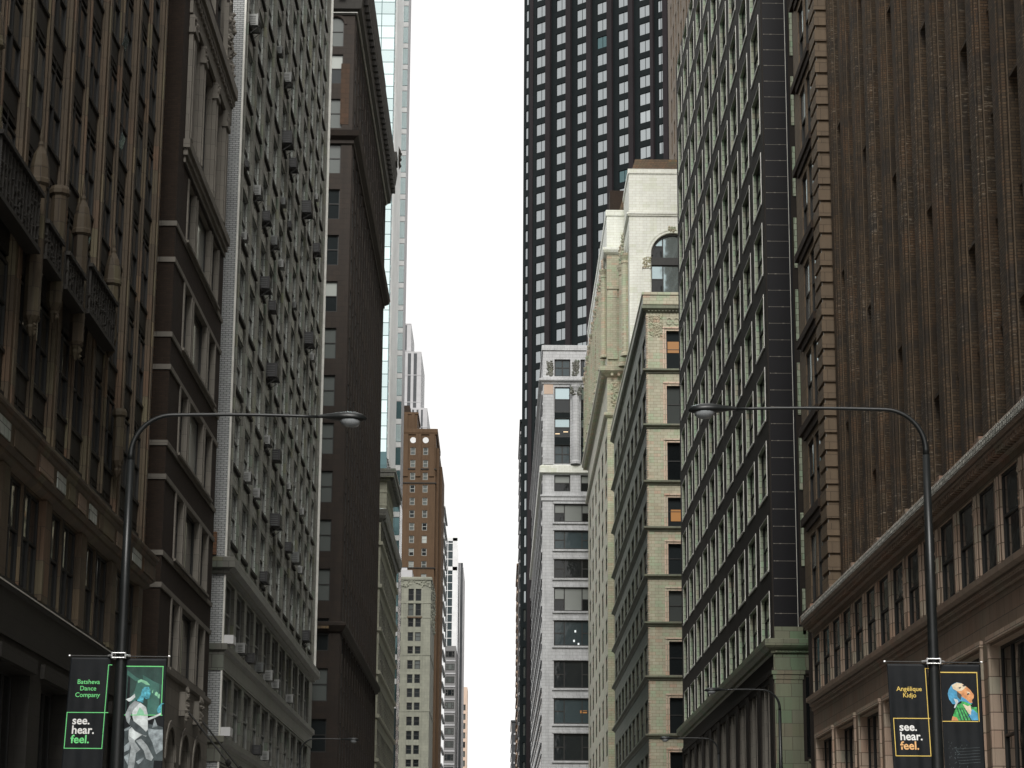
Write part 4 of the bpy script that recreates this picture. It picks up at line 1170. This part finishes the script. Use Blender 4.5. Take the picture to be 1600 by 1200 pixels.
for i, (a, b_) in enumerate(tcols):
    if i == 0: continue
    mb = MB(); nx = tcols[i+1][0] if i+1 < len(tcols) else b_+2.6
    mb.fbox(Z.F('S'), b_+.15, b_+(nx-b_)*.52, 4, 251, .002, .7); Z.part('pier', mb, TWP)
mb = MB(); mb.fbox(Z.F('S'), tcols[0][1]+.5, tcols[1][0]-1.0, 4, 251, .002, .12); Z.part('pier', mb, TWP)
Z.finish()

# ---- far right slivers
for nm, lab, px, Yf, py, mt in (('far_dark_block', 'very thin dark building edge in the distance hugging the foot of the black tower', 812.5, 700, 655, TWR),
                               ('far_brown_block', 'thin brown building edge in the distance left of the black tower foot', 808.5, 900, 880, DEC),
                               ('far_grey_block', 'lowest and most distant sliver of grey building on the right side', 800.5, 1100, 1125, GRD)):
    x = onY(px, 1000, Yf)[0]
    q = Bld(nm, lab, 'building', x, x+40, Yf, Yf+60, zY(py, Yf), mt, mats=[mt, mt], frame=FRD)
    q.band([(.1, q.z1-1.2), (.5, q.z1-.9), (.5, q.z1-.2), (.0, q.z1)], 'cornice', mt)
    z = 8; mb = MB(); Fw = q.F('W'); Fs = q.F('S')
    while z < q.z1-3: mb.fbox(Fw, 1, 59, z, z+.9, .02, .35); mb.fbox(Fs, 1, 39, z, z+.9, .02, .35); z += 4.6
    q.part('floor_band', mb, GRS if nm != 'far_brown_block' else TAN)
    q.finish()

# ================================================================== WINDOW AIR CONDITIONERS
FEc = lambda u, z, o: (-11.5+o, CY0+u, z)
ORD = ['first', 'second', 'third', 'fourth', 'fifth', 'sixth', 'seventh', 'eighth', 'ninth', 'tenth', 'eleventh', 'twelfth', 'thirteenth', 'fourteenth']
acs = [(388, 30, 'L', 1.0, 1), (445, 117, 'G', .7, 0), (458, 155, 'L', .95, 1), (449, 206, 'D', 1.25, 1), (405, 268, 'L', .85, 1), (467, 288, 'D', 1.0, 1), (397, 305, 'D', .5, 0),
       (414, 332, 'D', .9, 1), (432, 351, 'G', .85, 1), (454, 367, 'G', .7, 0), (464, 362, 'D', .6, 0), (482, 343, 'D', 1.35, 1), (500, 343, 'L', .6, 0), (495, 392, 'D', 1.05, 1),
       (394, 412, 'L', .6, 0), (436, 417, 'L', .7, 0), (415, 439, 'D', 1.1, 1), (427, 488, 'D', .9, 0), (469, 517, 'G', .6, 0), (482, 542, 'D', 1.3, 1), (489, 583, 'L', .7, 0),
       (431, 604, 'D', 1.3, 1), (420, 664, 'L', .75, 1), (437, 701, 'D', 1.0, 0), (391, 773, 'L', .8, 0), (404, 807, 'L', .8, 0), (433, 836, 'D', 1.2, 1), (462, 804, 'L', .6, 0),
       (454, 879, 'D', .9, 0), (481, 843, 'L', .7, 0), (468, 905, 'G', 1.1, 0), (475, 926, 'L', .7, 0), (416, 930, 'D', .9, 1),
       (382, 970, 'L', .8, 1), (396, 1031, 'D', .8, 0), (406, 1046, 'G', .8, 0), (426, 1074, 'L', .9, 0), (441, 1092, 'L', .8, 0), (460, 1110, 'L', .8, 0), (483, 1024, 'D', 1.1, 1), (407, 1178, 'D', .8, 0), (418, 1190, 'L', .8, 0)]
matm = {'L': (ACL, 'pale'), 'G': (ACG, 'grey'), 'D': (ACD, 'dark')}
acm = {}
used_ac = set()
for px, py, kc, sc, brk in acs:
    Y, z = onX(px, py, -11.2)
    k = min(range(11), key=lambda q: abs((CCOL[q][0]+CCOL[q][1])/2+.6-(Y-CY0)))
    below = z < 15.6
    srows = [12.7, 8.85] if below else [r[0] for r in CROW]
    j = min(range(len(srows)), key=lambda q: abs(srows[q]+.25-z))
    if (k, srows[j]) in used_ac: k = min(k+1, 10)
    if (k, srows[j]) in used_ac: continue
    used_ac.add((k, srows[j]))
    sz = 'small' if sc < .75 else ('large' if sc > 1.05 else 'mid-sized')
    where = ('%s row below ledge' % ORD[j]) if below else ('%s storey above ledge' % ORD[j])
    lab = '%s %s air conditioner, %s window column from the brick pier, %s' % (sz, matm[kc][1], ORD[k], where)
    a, b_ = CCOL[k]; uc = a+.55+.45*sc
    o = thing('air_conditioner', lab, 'air conditioner', (-11.5, CY0+uc, srows[j]), math.pi/2, 'window air conditioners on the white glazed building')
    key = (kc, sc, brk)
    if key not in acm:
        wd, hh, dp = .42*sc+.08, .50*sc+.06, .42*sc
        body = MB(); body.box(-wd, wd, -dp, .12, .03, hh); body.box(-wd-.015, wd+.015, -dp-.02, -dp+.03, .02, hh+.02)
        gr = MB()
        for q in range(7): gr.box(-wd+.05, wd-.05, -dp-.03, -dp-.022, .06+q*(hh-.1)/7, .06+q*(hh-.1)/7+.02)
        for q in range(5): gr.box(-wd-.012, -wd-.004, -dp+.08, -.05, .08+q*(hh-.12)/5, .10+q*(hh-.12)/5)
        bk = MB()
        for x in (-wd*.8, wd*.8):
            bk.box(x-.02, x+.02, -dp-.06, .1, -.03, .01); bk.hexa([(x-.015, -dp, -.05), (x+.015, -dp, -.05), (x+.015, .0, -.42), (x-.015, .0, -.42), (x-.015, -dp, -.03), (x+.015, -dp, -.03), (x+.015, .0, -.38), (x-.015, .0, -.38)])
        bk.box(-wd, wd, -dp-.08, -dp-.05, -.04, .0)
        acm[key] = (body.mesh('casing', [matm[kc][0]]), gr.mesh('grille', [FRD if kc != 'D' else ACG]), bk.mesh('support_bracket', [FRD]))
    bm_, gm_, km_ = acm[key]
    obj('casing', bm_, o); obj('grille', gm_, o)
    if brk: obj('support_bracket', km_, o)

# ================================================================== STREET LAMPS
def lamp(name_label, X, Y, side, arm_len, h=10.35, rot=0.0):
    """side=+1: arm reaches towards +X"""
    t = thing('street_lamp', name_label, 'street lamp', (X, Y, .14), rot, 'curved-arm street lamps')
    mb = MB(); zt = h-.9
    mb.tube([(0, 0, 0), (0, 0, .5), (0, 0, .55), (0, 0, 4), (0, 0, 7), (0, 0, zt)], [.18, .16, .13, .115, .082, .062], 20)
    build('pole', mb, POLE, t, smooth=True)
    mb = MB(); pts = [(0, 0, zt)]; rr2 = .72
    for k in range(13):
        a = math.pi/2*k/12; pts.append((side*(rr2-rr2*math.cos(a)), 0, zt+.1+rr2*math.sin(a)))
    end = arm_len-.8; zc = zt+.1+rr2
    for k in range(1, 9): f = k/8; pts.append((side*(rr2+(end-rr2)*f), 0, zc-.01*f-.02*math.sin(f*math.pi)*-1))
    mb.tube(pts, [.060-.036*(i/len(pts))**.6 for i in range(len(pts))], 14); build('arm', mb, POLE, t, smooth=True)
    mb = MB(); rings = []; n = 16
    prof = [(0, .035, .035, 0), (.10, .05, .05, .0), (.22, .085, .075, -.01), (.36, .14, .10, -.015), (.52, .17, .115, -.02), (.66, .16, .11, -.025), (.77, .115, .085, -.03), (.84, .05, .04, -.035), (.86, .005, .005, -.035)]
    for d, ry, rz_, dz in prof:
        base = len(mb.v)
        for q in range(n):
            a = 2*math.pi*q/n; zz = math.sin(a); mb.v.append((side*(end+d), ry*math.cos(a), zc-.01+dz+(rz_*zz if zz > 0 else rz_*.55*zz)))
        rings.append(base)
    for i in range(len(rings)-1):
        for q in range(n): q2 = (q+1) % n; mb.f.append((rings[i]+q, rings[i]+q2, rings[i+1]+q2, rings[i+1]+q)); mb.m.append(0)
    hd = build('lamp_head', mb, POLE, t, smooth=True)
    mb = MB(); rings = []
    for i in range(7):
        a = math.pi/2*i/6; base = len(mb.v); r_ = math.cos(a)
        for q in range(n):
            b_ = 2*math.pi*q/n; mb.v.append((side*(end+.56)+.19*r_*math.cos(b_)+side*.02*math.sin(a), .145*r_*math.sin(b_), zc-.07-.13*math.sin(a)))
        rings.append(base)
    for i in range(6):
        for q in range(n): q2 = (q+1) % n; mb.f.append((rings[i]+q, rings[i]+q2, rings[i+1]+q2, rings[i+1]+q)); mb.m.append(0)
    ln = build('lens', mb, LENS, t, smooth=True)
    return t
lamp('tall street lamp carrying two black and green banners, left side', -6.55, 39, 1, 4.1, 10.22)
lamp('tall street lamp carrying two black and yellow banners, right side', 7.52, 39, -1, 4.15, 10.42)
lamp('distant street lamp head in front of the dark clad building, right side', 11.4, 92, -1, 3.0, 10.6)
lamp('small distant street lamp head in front of the banded terracotta building', 11.4, 118, -1, 3.0, 10.6)
lamp('small distant street lamp at the foot of the umber high-rise, left side', -10.4, 119, 1, 3.0, 10.5)

# ================================================================== BANNERS
GRN = plain('banner green ink', (.20, .80, .28), .5, 0, .05, 2, .3, 0); YEL = plain('banner yellow ink', (.85, .62, .16), .5, 0, .05, 2, .3, 0)
WHI = plain('banner white ink', (.88, .88, .86), .5, 0, .04, 2, .3, 0); ORG = plain('banner orange ink', (.90, .52, .22), .5, 0, .08, 2, .3, 0)
TEA = plain('poster teal', (.06, .17, .14), .5, 0, .3, 4, .3, 0); TEB = plain('poster bright teal', (.10, .42, .52), .5, 0, .75, 16, .3, 0)
GRY = plain('poster body grey', (.36, .40, .41), .5, 0, .5, 7, .3, 0); GRK = plain('poster dark grey', (.07, .09, .095), .5, 0, .5, 6, .3, 0)
PAL = plain('poster pale grey', (.66, .72, .72), .5, 0, .35, 7, .3, 0); TDK = plain('poster shadow green', (.03, .07, .06), .5, 0, .3, 6, .3, 0)
MIN = plain('poster mint', (.28, .62, .40), .5, 0, .3, 6, .3, 0); ORN = plain('poster orange skin', (.85, .36, .16), .5, 0, .35, 10, .3, 0)
CRE = plain('poster cream skin', (.88, .72, .52), .5, 0, .2, 10, .3, 0); BLU = plain('poster blue', (.10, .38, .62), .5, 0, .4, 10, .3, 0)
LGR = plain('poster leaf green', (.08, .45, .13), .5, 0, .7, 14, .3, 0); GKN = plain('poster soft cloth', (.30, .35, .37), .5, 0, .6, 9, .3, 0)
def text_mesh(txt, size, mat, bold=.0, align='CENTER', line=1.0):
    cu = bpy.data.curves.new('t', 'FONT'); cu.body = txt; cu.size = size; cu.align_x = align; cu.offset = bold; cu.space_line = line; cu.resolution_u = 3
    ob = bpy.data.objects.new('t', cu); COL.objects.link(ob); bpy.context.view_layer.update()
    me = bpy.data.meshes.new_from_object(ob.evaluated_get(bpy.context.evaluated_depsgraph_get()))
    bpy.data.objects.remove(ob); bpy.data.curves.remove(cu)
    me.materials.clear(); me.materials.append(mat); return me
def fold(x, z, seed, amp):
    return amp*(math.sin(x*31+seed)*.5+math.sin(x*17+z*2.2+seed*2)*.6+math.sin(z*3.1+seed)*.5)
class Banner:
    """cloth hangs from z=0 downwards, x from 0..w, faces -y"""
    def __init__(s, label, X, Y, Ztop, w_, h_, seed, grp, tilt=0.0, amp=.006):
        s.w, s.h, s.seed, s.amp, s.tilt = w_, h_, seed, amp, tilt
        s.t = thing('street_banner', label, 'banner', (X, Y, Ztop), 0, grp); s.lvl = 0
        mb = MB(); nx, nz = 26, 50
        for j in range(nz):
            for i in range(nx):
                q = [(i/nx, j/nz), ((i+1)/nx, j/nz), ((i+1)/nx, (j+1)/nz), (i/nx, (j+1)/nz)]
                mb.quad([s.pt(a*w_, -b_*h_, 0) for a, b_ in q])
        me = mb.mesh('cloth', [CLO], fix=False); b = bmesh.new(); b.from_mesh(me); bmesh.ops.remove_doubles(b, verts=b.verts, dist=1e-5); b.to_mesh(me); b.free()
        me.polygons.foreach_set('use_smooth', [True]*len(me.polygons)); o = obj('cloth', me, s.t)
        md = o.modifiers.new('thick', 'SOLIDIFY'); md.thickness = .002; md.offset = 1 if False else -1
    def pt(s, x, z, lift): return (x+z*s.tilt, -lift+fold(x, z, s.seed, s.amp*(min(1, -z*1.2+.15))), z)
    def conform(s, me, lift, sub=.06):
        b = bmesh.new(); b.from_mesh(me); bmesh.ops.triangulate(b, faces=b.faces)
        for _ in range(3):
            ed = [e for e in b.edges if e.calc_length() > sub]
            if not ed: break
            bmesh.ops.subdivide_edges(b, edges=ed, cuts=1); bmesh.ops.triangulate(b, faces=[f for f in b.faces if len(f.verts) > 3])
        for v in b.verts: v.co = s.pt(v.co.x, v.co.y, lift)
        b.to_mesh(me); b.free()
    def poly(s, name, pts, mat, lvl):
        me = bpy.data.meshes.new(name); me.from_pydata([(x, z, 0) for x, z in pts], [], [tuple(range(len(pts)))]); me.materials.append(mat)
        s.conform(me, .003+.0012*lvl); obj(name, me, s.t)
    def polys(s, name, lst, mat, lvl):
        v = []; f = []
        for pts in lst: i = len(v); v += [(x, z, 0) for x, z in pts]; f.append(tuple(range(i, i+len(pts))))
        me = bpy.data.meshes.new(name); me.from_pydata(v, [], f); me.materials.append(mat); s.conform(me, .003+.0012*lvl); obj(name, me, s.t)
    def text(s, txt, x, z, size, mat, bold=.0, align='CENTER', line=1.0, lvl=3):
        me = text_mesh(txt, size, mat, bold, align, line)
        for v in me.vertices: v.co = (v.co.x+x, v.co.y+z, 0)
        s.conform(me, .003+.0012*lvl); obj('lettering', me, s.t)
def frame_lines(B_, segs, mat, t=.013, lvl=2):
    L = []
    for (x0, z0, x1, z1) in segs: L.append([(min(x0, x1)-t/2, min(z0, z1)-t/2), (max(x0, x1)+t/2, min(z0, z1)-t/2), (max(x0, x1)+t/2, max(z0, z1)+t/2), (min(x0, x1)-t/2, max(z0, z1)+t/2)])
    B_.polys('border_line', L, mat, lvl)
def bracket(pole_x, Y, z, h_, grp, lab, w_=.9):
    t = thing('banner_bracket', lab, 'bracket', (pole_x, Y, z), 0, grp)
    for nm, zz in (('rod', 0.0), ('rod', -h_)):
        mb = MB(); mb.tube([(-w_, -.03, zz), (w_, -.03, zz-.01)], .011, 8); build(nm, mb, FRD, t)
    for zz in (0, -h_):
        mb = MB()
        for x in (-.115, .115): mb.tube([(x, -.13, zz-.05), (x, -.13, zz+.055)], .014, 8); mb.tube([(x*1.0, -.13, zz), (x*1.62, -.05, zz)], .02, 8)
        for dz in (-.038, .042): mb.tube([(-.115, -.13, zz+dz), (.115, -.13, zz+dz)], .011, 8)
        mb.box(-.12, .12, -.125, .12, zz-.042, zz-.034); mb.box(-.12, .12, -.125, .12, zz+.034, zz+.042)
        build('clamp', mb, GALV, t)
        mb = MB()
        for x in (-w_, w_): mb.tube([(x-.015, -.03, zz), (x+.015, -.03, zz)], .017, 8)
        build('end_cap', mb, GALV, t)
bracket(-6.58, 39, 6.0, 2.0, 'banner brackets on the lamp posts', 'bright clamp and rods holding the green framed banners on the left lamp post', .86)
bracket(7.5, 39, 6.0, 2.0, 'banner brackets on the lamp posts', 'bright clamp and rods holding the yellow framed banners on the right lamp post', .84)
# photo-pixel -> banner coordinates (all banners hang in the plane y = 38.97)
def bl(B_, ox, oz):
    def f(px, py):
        x, z = onY(px, py, 38.97); return (x-ox-(z-oz)*B_.tilt, z-oz)
    return f
GB = 'banners hanging from the lamp posts'
# left text banner
ox, oz = -7.42, 5.975
b1 = Banner('black banner with green frames and dance company lettering, left of the left lamp post', ox, 38.97, oz, .70, 1.93, 1.0, GB, .035)
f = bl(b1, ox, oz)
b1.text('Batsheva\nDance\nCompany', .345, -.46, .110, GRN, .0010, 'CENTER', 1.02)
frame_lines(b1, [(.665, -.13, .665, -1.56), (.665, -.13, .72, -.13), (.02, -.95, .72, -.95), (.02, -.95, .02, -1.56), (.02, -1.56, .665, -1.56)][0:5], GRN)
b1.text('see.\nhear.', .12, -1.15, .195, WHI, .0042, 'LEFT', .82); b1.text('feel.', .12, -1.15-.195*.82*2, .195, GRN, .0042, 'LEFT')
# left picture banner
ox, oz = -6.46, 5.96
b2 = Banner('grey and green banner picturing a person dancing in white, left lamp post', ox, 38.97, oz, .70, 1.93, 2.3, GB, .0)
f = bl(b2, ox, oz); cz = lambda x, y: f(90+x/5.714, 1000+y/5.714)
b2.poly('poster_ground', [cz(622, 236), cz(943, 236), cz(932, 672), cz(604, 672)], TDK, 0)
b2.poly('poster_ray', [cz(760, 310), cz(860, 370), cz(930, 400), cz(930, 670), cz(800, 672), cz(780, 500)], TEA, 1)
b2.poly('poster_ray', [cz(835, 425), cz(920, 490), cz(915, 530), cz(825, 455)], MIN, 1)
b2.poly('poster_ray', [cz(624, 270), cz(700, 330), cz(740, 350), cz(700, 370), cz(622, 310)], TEA, 1)
b2.poly('swirling_cloth', [cz(600, 790), cz(660, 765), cz(800, 740), cz(850, 760), cz(868, 700), cz(890, 760), cz(940, 780), cz(938, 1080), cz(860, 1076), cz(850, 1190), cz(590, 1190), cz(594, 930)], GRK, 1)
b2.polys('swirling_cloth', [[cz(806, 790), cz(870, 800), cz(940, 800), cz(938, 980), cz(880, 1020), cz(850, 930), cz(818, 880)], [cz(868, 700), cz(892, 770), cz(845, 785)], [cz(594, 800), cz(655, 770), cz(640, 800), cz(600, 815)], [cz(594, 950), cz(650, 900), cz(640, 980), cz(596, 1000)], [cz(594, 1040), cz(640, 1010), cz(630, 1120), cz(598, 1060)], [cz(700, 1085), cz(780, 1040), cz(790, 1060), cz(720, 1110)]], GKN, 2)
b2.poly('dancer_leg', [cz(636, 800), cz(720, 850), cz(770, 930), cz(760, 960), cz(700, 1010), cz(690, 1100), cz(670, 1200), cz(620, 1200), cz(640, 1060), cz(655, 960), cz(632, 880)], GRY, 3)
b2.poly('dancer_leg', [cz(700, 860), cz(800, 830), cz(850, 920), cz(862, 1030), cz(850, 1080), cz(790, 1110), cz(730, 1150), cz(712, 1130), cz(770, 1060), cz(740, 980), cz(690, 910)], GRK, 4)
b2.poly('dancer_leg_light', [cz(700, 900), cz(745, 880), cz(800, 940), cz(856, 1050), cz(838, 1080), cz(790, 1060), cz(770, 990), cz(740, 950)], GRY, 5)
b2.poly('dancer_torso', [cz(680, 560), cz(740, 560), cz(790, 600), cz(806, 670), cz(806, 800), cz(780, 830), cz(690, 890), cz(640, 860), cz(650, 800), cz(690, 760), cz(670, 690), cz(665, 640)], PAL, 5)
b2.poly('dancer_shorts', [cz(690, 750), cz(640, 800), cz(636, 850), cz(690, 895), cz(750, 850), cz(730, 800)], PAL, 6)
b2.poly('dancer_top', [cz(735, 600), cz(770, 640), cz(775, 668), cz(705, 668), cz(715, 640)], MIN, 7)
b2.poly('dancer_arm', [cz(690, 540), cz(735, 560), cz(680, 620), cz(650, 680), cz(660, 740), cz(740, 790), cz(800, 850), cz(790, 865), cz(700, 820), cz(620, 730), cz(604, 665), cz(640, 590)], GRY, 7)
b2.poly('dancer_forearm', [cz(650, 700), cz(745, 775), cz(800, 830), cz(815, 858), cz(770, 850), cz(690, 810), cz(640, 750)], GRK, 8)
b2.poly('dancer_arm', [cz(800, 700), cz(860, 680), cz(920, 650), cz(925, 665), cz(870, 695), cz(812, 718)], PAL, 7)
b2.poly('dancer_hand', [cz(905, 590), cz(925, 565), cz(955, 565), cz(930, 580), cz(925, 650), cz(895, 655), cz(888, 620)], TEB, 8)
b2.poly('dancer_head', [cz(740, 400), cz(810, 400), cz(826, 450), cz(832, 480), cz(818, 520), cz(790, 528), cz(770, 510), cz(765, 560), cz(710, 545), cz(730, 480)], TEB, 8)
b2.poly('dancer_hair', [cz(712, 370), cz(745, 350), cz(800, 372), cz(830, 400), cz(828, 420), cz(780, 420), cz(755, 440), cz(745, 490), cz(715, 530), cz(670, 550), cz(610, 535), cz(660, 510), cz(690, 450)], TEA, 9)
b2.poly('dancer_hair_light', [cz(715, 365), cz(745, 350), cz(800, 372), cz(828, 405), cz(790, 400), cz(750, 375), cz(720, 385)], MIN, 10)
b2.polys('dancer_hair_light', [[cz(608, 530), cz(650, 515), cz(690, 480), cz(695, 510), cz(660, 545), cz(640, 552)]], PAL, 10)
p1, p2, p3, p4 = cz(618, 236), cz(945, 236), cz(933, 672), cz(604, 672)
frame_lines(b2, [(.02, p1[1], p2[0], p2[1]), (p2[0]-.005, p2[1], p2[0]-.005, p3[1]), (.01, p3[1], p3[0], p3[1])], GRN, .013, 6)
# right text banner
ox, oz = 6.70, 5.965
b3 = Banner('black banner with yellow frames and lettering, left of the right lamp post', ox, 38.97, oz, .70, 1.93, 4.0, GB, -.03, .011)
b3.text('Angélique\nKidjo', .36, -.47, .110, YEL, .0010, 'CENTER', 1.0)
frame_lines(b3, [(.66, -.08, .66, -1.58), (.66, -.08, .72, -.08), (.06, -.94, .72, -.94), (.06, -.94, .06, -1.58), (.06, -1.58, .66, -1.58)], YEL)
b3.text('see.\nhear.', .15, -1.15, .195, WHI, .0042, 'LEFT', .82); b3.text('feel.', .15, -1.15-.195*.82*2, .195, ORG, .0042, 'LEFT')
# right picture banner
ox, oz = 7.62, 5.96
b4 = Banner('black banner picturing a person in a green shawl looking up, right lamp post', ox, 38.97, oz, .70, 1.93, 5.1, GB, -.01)
f = bl(b4, ox, oz); cz = lambda x, y: f(1360+x/6.317, 1010+y/6.317)
b4.poly('singer_shawl', [cz(860, 575), cz(900, 560), cz(960, 570), cz(1010, 600), cz(1050, 600), cz(1065, 730), cz(800, 732), cz(830, 640)], LGR, 1)
b4.poly('singer_collar', [cz(910, 570), cz(985, 575), cz(1000, 640), cz(990, 690), cz(940, 620)], CRE, 2)
b4.poly('singer_scarf', [cz(985, 640), cz(1010, 620), cz(1055, 660), cz(1064, 730), cz(1000, 730), cz(960, 690)], BLU, 2)
b4.poly('singer_scarf', [cz(810, 690), cz(850, 700), cz(870, 732), cz(800, 732)], ORN, 2)
b4.polys('shawl_fold', [[cz(850+k*28, 600+k*8), cz(858+k*28, 600+k*8), cz(905+k*32, 730), cz(893+k*32, 730)] for k in range(4)], TDK, 3)
b4.poly('singer_neck', [cz(900, 480), cz(985, 545), cz(1000, 575), cz(960, 590), cz(900, 560)], LGR, 3)
b4.poly('singer_head', [cz(770, 430), cz(800, 380), cz(850, 355), cz(900, 365), cz(950, 400), cz(985, 430), cz(1020, 480), cz(1018, 510), cz(1000, 530), cz(1008, 560), cz(985, 570), cz(930, 545), cz(890, 540), cz(850, 570), cz(810, 570), cz(775, 520), cz(762, 470)], BLU, 4)
b4.poly('singer_face', [cz(830, 375), cz(900, 366), cz(950, 400), cz(985, 430), cz(1020, 480), cz(1018, 510), cz(1000, 530), cz(1006, 556), cz(985, 560), cz(940, 520), cz(890, 490), cz(850, 440)], ORN, 5)
b4.poly('singer_brow', [cz(800, 385), cz(850, 357), cz(900, 368), cz(945, 400), cz(900, 440), cz(850, 440), cz(815, 420)], CRE, 6)
b4.poly('singer_lips', [cz(945, 445), cz(975, 450), cz(985, 470), cz(955, 462)], CRE, 7)
b4.polys('singer_features', [[cz(870, 405), cz(893, 400), cz(890, 412), cz(875, 418)], [cz(905, 385), cz(925, 380), cz(935, 392), cz(915, 398)], [cz(950, 470), cz(968, 462), cz(978, 468), cz(958, 482)], [cz(850, 440), cz(900, 480), cz(890, 530), cz(860, 500)]], GRK, 8)
b4.polys('singer_earring', [[cz(820, 515), cz(858, 525), cz(868, 548), cz(835, 612), cz(822, 605), cz(840, 560)]], PAL, 8)
p1, p2, p3, p4 = cz(696, 258), cz(1048, 258), cz(1070, 742), cz(722, 742)
frame_lines(b4, [(.005, p1[1], p2[0], p2[1]), (p2[0], p2[1], p2[0], p3[1]), (.005, p3[1], p3[0]-.02, p3[1])], YEL, .013, 9)
rnd = random.Random(5); L = []
for k in range(70):
    x = rnd.uniform(.08, .4); z = -1.3-rnd.uniform(0, .6)-x*.2; L.append([(x, z), (x+.012, z+.003), (x+.014, z+.02), (x+.004, z+.012)])
b4.polys('sparkle', L, GRK, 1)
b4.polys('sparkle', [[(.2+.01*k, -1.45-.05*k), (.62, -1.42-.05*k), (.62, -1.426-.05*k), (.2+.01*k, -1.456-.05*k)] for k in range(6)], GRK, 1)
